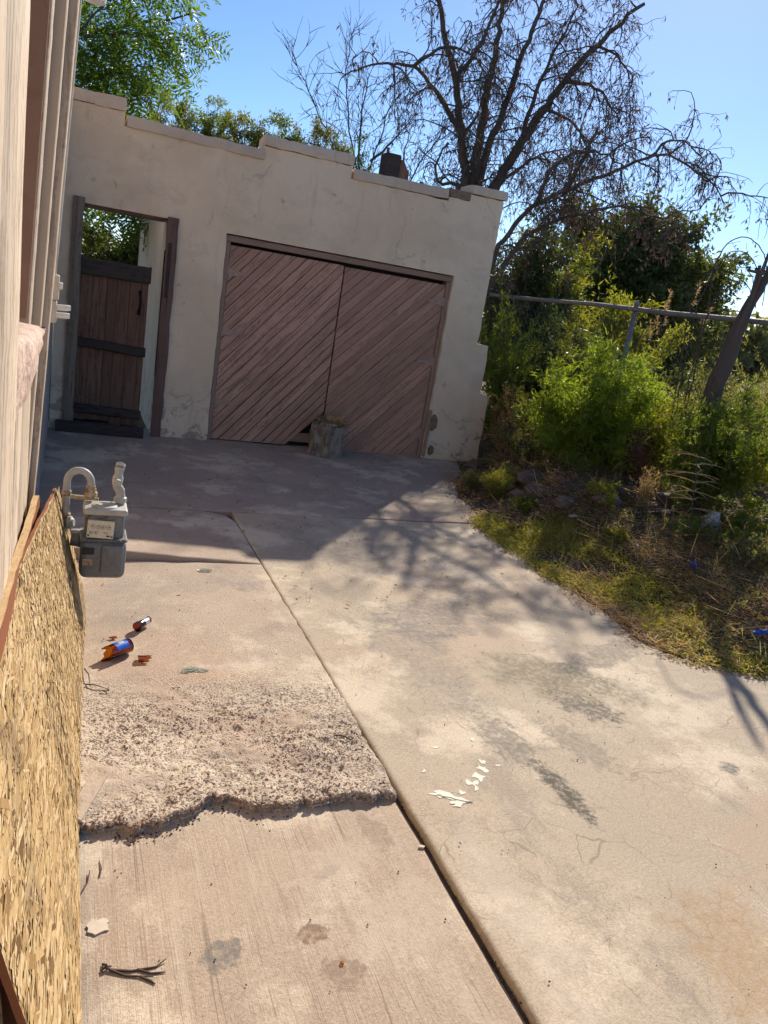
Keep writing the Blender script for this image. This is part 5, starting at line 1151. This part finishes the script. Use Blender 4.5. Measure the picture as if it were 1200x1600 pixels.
for i, (x, y, h, w, mt, lab) in enumerate(((3.95, 4.55, .12, .18, L_cover, 'small green weed rosette in the ground cover middle'), (4.55, 4.05, .22, .22, L_grn, 'green weed clump above the blue wrapper'), (4.85, 4.15, .34, .26, L_grn, 'green weed clump in front of the right bush'), (4.25, 5.2, .20, .18, L_cover, 'green weed beside the young sprig'), (4.0, 6.35, .25, .2, L_grey, 'grey weed behind the green tuft'))):
    shrub('weed_clump', lab, 'weed', (x, y, bz(x, y)), h, w, 26, 34, .035, .010, mt, m_stemg, 320+i, start=.05, side=3, sr=.002)
# dead log, rocks, brown stump
b = MB(); P = resample([(3.85, 5.75, .13), (4.2, 5.55, .24), (4.6, 5.35, .28), (5.05, 5.2, .27)], .06); P += np.random.default_rng(3).normal(size=P.shape)*.006
P[:, 2] += .07; b.tube(P, .085+.02*np.sin(np.arange(len(P))*1.3), 12); tag(sm_angle(b.build('dead_log', m_bark, loc=(4.4, 5.45, .2)), 50), 'dark rotting log lying across the bank under the dry weeds', 'log')
b = MB(); b.lathe((5.3, 5.95, bz(5.3, 5.95)-.05), [(.17, 0), (.16, .25), (.17, .45), (.13, .60), (.05, .68)], 18, (-.15, .1, 1), wob=lambda a, t: 1+.18*mn.noise((math.cos(a)*2, math.sin(a)*2, t*5))); tag(sm_angle(b.build('tree_stump', plain('red_brown_stump', (.11, .055, .04), .9, var=.5, scale=18, bump=1., dist=.02), loc=(5.3, 5.95, bz(5.3, 5.95))), 45), 'red-brown broken stump standing right of the big bush', 'stump')
def rock(x, y, s, seed, label, mat):
    bm = bmesh.new(); bmesh.ops.create_icosphere(bm, subdivisions=3, radius=1.); z0 = bz(x, y); b = MB()
    V = [(x+s*1.25*v.co.x*(1+.35*mn.noise(v.co*1.4+Vector((seed, 0, 0)))), y+s*v.co.y*(1+.35*mn.noise(v.co*1.4+Vector((seed, 3, 0)))), z0+s*.35+s*.7*v.co.z*(1+.4*mn.noise(v.co*1.6+Vector((seed, 5, 0))))) for v in bm.verts]; bm.verts.index_update()
    F = [[v.index for v in f.verts] for f in bm.faces]; bm.free(); b.add(V, F); tag(sm_angle(b.build('rock', mat, loc=(x, y, z0)), 30), label, 'rock')
m_rock = plain('grey_rock', (.30, .26, .225), .9, var=.3, scale=18, bump=.7, dist=.01); m_rock2 = plain('brown_rock', (.17, .125, .095), .9, var=.35, scale=18, bump=.7, dist=.01)
rock(5.05, 6.0, .10, 1, 'pale grey rock at the foot of the big bush', m_rock); rock(4.85, 5.85, .075, 2, 'smaller rock left of the pale grey one', m_rock2); rock(4.45, 6.1, .07, 3, 'dark half-buried rock behind the log', m_rock2); rock(4.32, 7.55, .085, 4, 'dark rubble lump at the foot of the garage wall end', m_rock2); rock(4.15, 7.25, .06, 5, 'small dark clod on the soil before the garage wall end', m_rock2)
for i, (x, y, s_, lab) in enumerate(((3.98, 5.30, .055, 'small clod beside the log at the verge'), (4.25, 5.1, .07, 'brown rubble lump below the log'), (4.62, 5.0, .06, 'rubble lump right of the young sprig'), (3.9, 5.85, .06, 'brown rubble lump behind the green tuft'), (4.75, 6.05, .06, 'flat rubble lump left of the smaller rock'), (4.15, 6.15, .08, 'big brown clod between the tuft and the big bush'))): rock(x, y, s_*1.5, 20+i*1.7, lab, m_rock2)
b = MB(); P = resample([(4.55, 4.85, .22), (4.85, 5.0, .30), (5.2, 5.15, .33)], .06); b.tube(P, .05+.012*np.sin(np.arange(len(P))*1.7), 10); tag(sm_angle(b.build('dead_log', m_bark, loc=(4.85, 5.0, .2)), 50), 'shorter dark branch log in front of the right bush', 'log')
# rubbish
def crumple(name, label, cat, x, y, s, mat, seed, sq=(1, 1, .8)):
    bm = bmesh.new(); bmesh.ops.create_icosphere(bm, subdivisions=3, radius=1.); z0 = bz(x, y)+.015; b = MB()
    V = []
    for v in bm.verts:
        q = 1+.55*mn.noise(v.co*2.2+Vector((seed, 1, 2)))+.3*mn.noise(v.co*5+Vector((seed, 7, 2))); V.append((x+s*sq[0]*v.co.x*q, y+s*sq[1]*v.co.y*q, z0+s*sq[2]*(.6+v.co.z*q*.8)))
    bm.verts.index_update(); F = [[v.index for v in f.verts] for f in bm.faces]; bm.free(); b.add(V, F); tag(sm_angle(b.build(name, mat, loc=(x, y, z0)), 25), label, cat)
crumple('plastic_bag', 'crumpled white plastic bag under the right bush', 'bag', 4.95, 4.62, .085, m_rag, 1, (.8, .8, 1.3)); crumple('paper_scrap', 'white paper scrap caught in the bush near the right edge', 'scrap', 5.35, 4.72, .05, m_rag, 2, (1.1, .6, .5))
crumple('blue_scrap', 'small bright blue wrapper in the dry grass', 'scrap', 4.16, 3.92, .035, m_blueplastic, 3, (1, 1, .8)); crumple('blue_scrap', 'blue plastic strip at the right edge of the dry grass', 'scrap', 3.88, 3.02, .032, m_blueplastic, 4, (2.2, .6, .5)); crumple('paper_scrap', 'thin white paper strip lying on the green ground cover', 'scrap', 3.55, 5.08, .03, m_rag, 5, (1.6, .6, .4)); crumple('paper_scrap', 'grey-white scrap beside the log on the shaded ground', 'scrap', 3.95, 5.1, .03, m_rag, 6, (1.6, .6, .4))

# leaning tree trunk at the right edge
tr = thing('leaning_trunk', 'dark leaning forked tree trunk in front of the fence at right', 'tree', (5.3, 5.3, .25))
b = MB(); P = resample([(5.5, 5.28, .1), (5.40, 5.3, .86), (5.30, 5.32, 1.15), (5.31, 5.33, 1.49), (5.39, 5.35, 1.83), (5.5, 5.37, 2.18), (5.61, 5.38, 2.42), (5.69, 5.4, 2.66), (5.72, 5.41, 2.8)], .08); P[1:-1] += np.random.default_rng(8).normal(size=P[1:-1].shape)*.008
b.tube(P, np.interp(np.linspace(0, 1, len(P)), [0, .35, .6, .75, 1], [.10, .085, .075, .048, .02]), 12); b.build('trunk', m_bark, tr, smooth=True)
r = np.random.default_rng(9); b = MB()
for Q, a in (([(5.36, 5.33, 1.80), (5.44, 5.33, 2.17), (5.53, 5.37, 2.5), (5.60, 5.4, 2.8)], .028), ([(5.5, 5.37, 2.18), (5.42, 5.3, 2.4), (5.46, 5.25, 2.65)], .016)):
    b.tube(resample(Q, .08), [a, a*.35], 6)
b.build('limb', m_bark, tr, smooth=True)
# arched bare canes behind the fence
for i, (lab, Q) in enumerate((('tallest arched bare cane above the fence at right', [(5.50, 5.75, .2), (5.44, 5.8, 2.15), (5.37, 5.8, 2.42), (5.45, 5.8, 2.67), (5.65, 5.8, 2.77), (5.87, 5.8, 2.71), (6.03, 5.8, 2.53), (6.08, 5.8, 2.2)]), ('second arched cane inside the tallest one', [(5.8, 6.2, .2), (5.66, 6.2, 2.1), (5.74, 6.2, 2.36), (5.88, 6.2, 2.68), (6.14, 6.2, 2.70), (6.36, 6.2, 2.52), (6.42, 6.2, 2.2)]), ('lowest flat-arched cane above the fence', [(6.0, 6.4, .2), (5.75, 6.4, 2.2), (5.95, 6.4, 2.55), (6.25, 6.4, 2.66), (6.5, 6.4, 2.5), (6.6, 6.4, 2.25)]), ('thin inner arched cane near the utility pole', [(5.7, 6.0, .2), (5.6, 6.0, 2.0), (5.75, 6.0, 2.38), (6.0, 6.0, 2.42), (6.2, 6.0, 2.2)]))):
    b = MB(); P = resample(Q, .06); P[1:-1] += np.random.default_rng(i).normal(size=P[1:-1].shape)*.004; b.tube(P, np.linspace(.009, .004, len(P)), 5)
    rr2 = np.random.default_rng(130+i)
    for _ in range(8): j = rr2.integers(len(P)//2, len(P)); b.tube(path(P[j], rr2.normal(size=3), .12, 3, rr2, .2, 0), .002, 3)
    tag(b.build('bare_cane', m_twig, loc=(Q[0][0], Q[0][1], .2)), lab, 'cane', 'arched canes behind the fence')
# utility pole far away
up = thing('utility_pole', 'distant wooden utility pole with crossarm at the right edge', 'utility pole', (61.2, 60, -.07))
b = MB(); b.tube([(61.2, 60, -.1), (61.2, 60, 10.9)], [.22, .16], 8); b.build('pole', m_bark2, up)
b = MB(); b.box((59.7, 59.8, 10.1), (62.6, 59.95, 10.35)); b.build('crossarm', m_bark2, up)
for x in (59.9, 60.7, 61.8, 62.4):
    b = MB(); b.lathe((x, 59.87, 10.35), [(.09, 0), (.11, .12), (.05, .3)], 8); b.build('insulator', m_iron, up)
b = MB()
b.tube([(54.5+14*t, 59.87, 9.85+1.9*t-.5*t*(1-t)) for t in np.linspace(0, 1, 14)], .03, 4)
b.build('power_line', m_iron, up)
# far tree row closing the horizon
for i, lab in enumerate(('leftmost far tree on the horizon beyond the fence', 'second far tree from left on the horizon', 'third far tree from left on the horizon', 'rightmost far tree on the horizon by the picture edge')):
    a = rad(36 + i*5.); d_ = 62+9*math.sin(i*2.3); x, y = d_*math.sin(a), d_*math.cos(a); h = 4.6+1.6*math.sin(i*1.7)
    crowntree('far_tree', lab, (x, y, -.07), 1.5, (x, y, h*.55), (4.2, 3.2, h*.5), 26, 60, .5, .25, L_dark if i % 2 else L_grey, m_bark, 200+i, .25, 'far trees on the horizon', sub=4)

# ------------------------------------------------------------------ ground cover, straw and leaf litter
r = np.random.default_rng(77)
def scatter(n, fn, L, W, mat, name, label, cat, up=.35, hz=.02):
    P = []; k = 0
    while len(P) < n and k < n*30:
        k += 1; x, y = r.uniform(3.05, 5.6), r.uniform(2.5, 8.0); d = x-edge(y)
        if r.random() < fn(x, y, d): P.append((x, y, max(bz(x, y), .0)+r.random()**1.6*hz))
    P = np.array(P); m = len(P); D_ = r.normal(size=(m, 3)); D_[:, 2] = np.abs(D_[:, 2])*up; D_ /= np.linalg.norm(D_, axis=1, keepdims=True)
    V, F = leafmesh(P, D_, L*(.5+.8*r.random(m)), W*(.6+.8*r.random(m)), r); tag(stuffobj(name, V, F, mat), label, cat)
def f_cover(x, y, d):
    if d < -.16 or y > 5.6: return 0
    c = .5+1.4*mn.noise((x*2.1, y*2.1, 1)); e = min(1, (d+.16)/.16)**2
    return max(0, c)*e*(1. if d < .62 else .08)*(1 if y > 3.3 else .45)
scatter(38000, f_cover, .020, .011, L_cover, 'ground_cover', 'low green creeping ground cover along the slab edge', 'ground cover', .5, .035)
def f_straw(x, y, d):
    if d < -.06: return 0
    return max(0, .35+1.5*mn.noise((x*1.7+5, y*1.7, 3)))*(1 if y < 4.3 else .25)*min(1, (d+.06)/.1)
scatter(18000, f_straw, .085, .0040, L_straw, 'dry_straw', 'golden dry straw matted on the lower bank', 'straw', .22, .03)
scatter(16000, lambda x, y, d: max(0, .3+mn.noise((x*2, y*2, 9)))*(d > -.03)*(.35 if d < .5 else 1), .032, .015, L_dry, 'fallen_leaves', 'brown fallen leaves over the dark bank soil', 'leaves', .3, .02)
scatter(5200, lambda x, y, d: .9*(d > .55)*(y > 3), .22, .0045, m_twig, 'dry_brushwood', 'dark dry stems and brushwood matted over the mound', 'brushwood', .45, .12)
scatter(2600, lambda x, y, d: .9*(d > .15)*max(0, .4+mn.noise((x*2.6, y*2.6, 12))), .12, .006, L_grey, 'low_weeds', 'low grey-green weeds among the brushwood', 'weeds', 1.1, .03)
scatter(1600, lambda x, y, d: .9*(-.16 < d < .02)*max(0, .5+1.2*mn.noise((x*5, y*5, 2))), .022, .009, L_dry, 'edge_litter', 'dry crumbs and leaves strewn along the slab edge', 'litter', .2, .008)
scatter(700, lambda x, y, d: .9*(d > .5)*(y > 3), .30, .0045, L_straw, 'pale_stems', 'pale bleached stems strewn over the brushwood on the bank', 'stems', .5, .14)
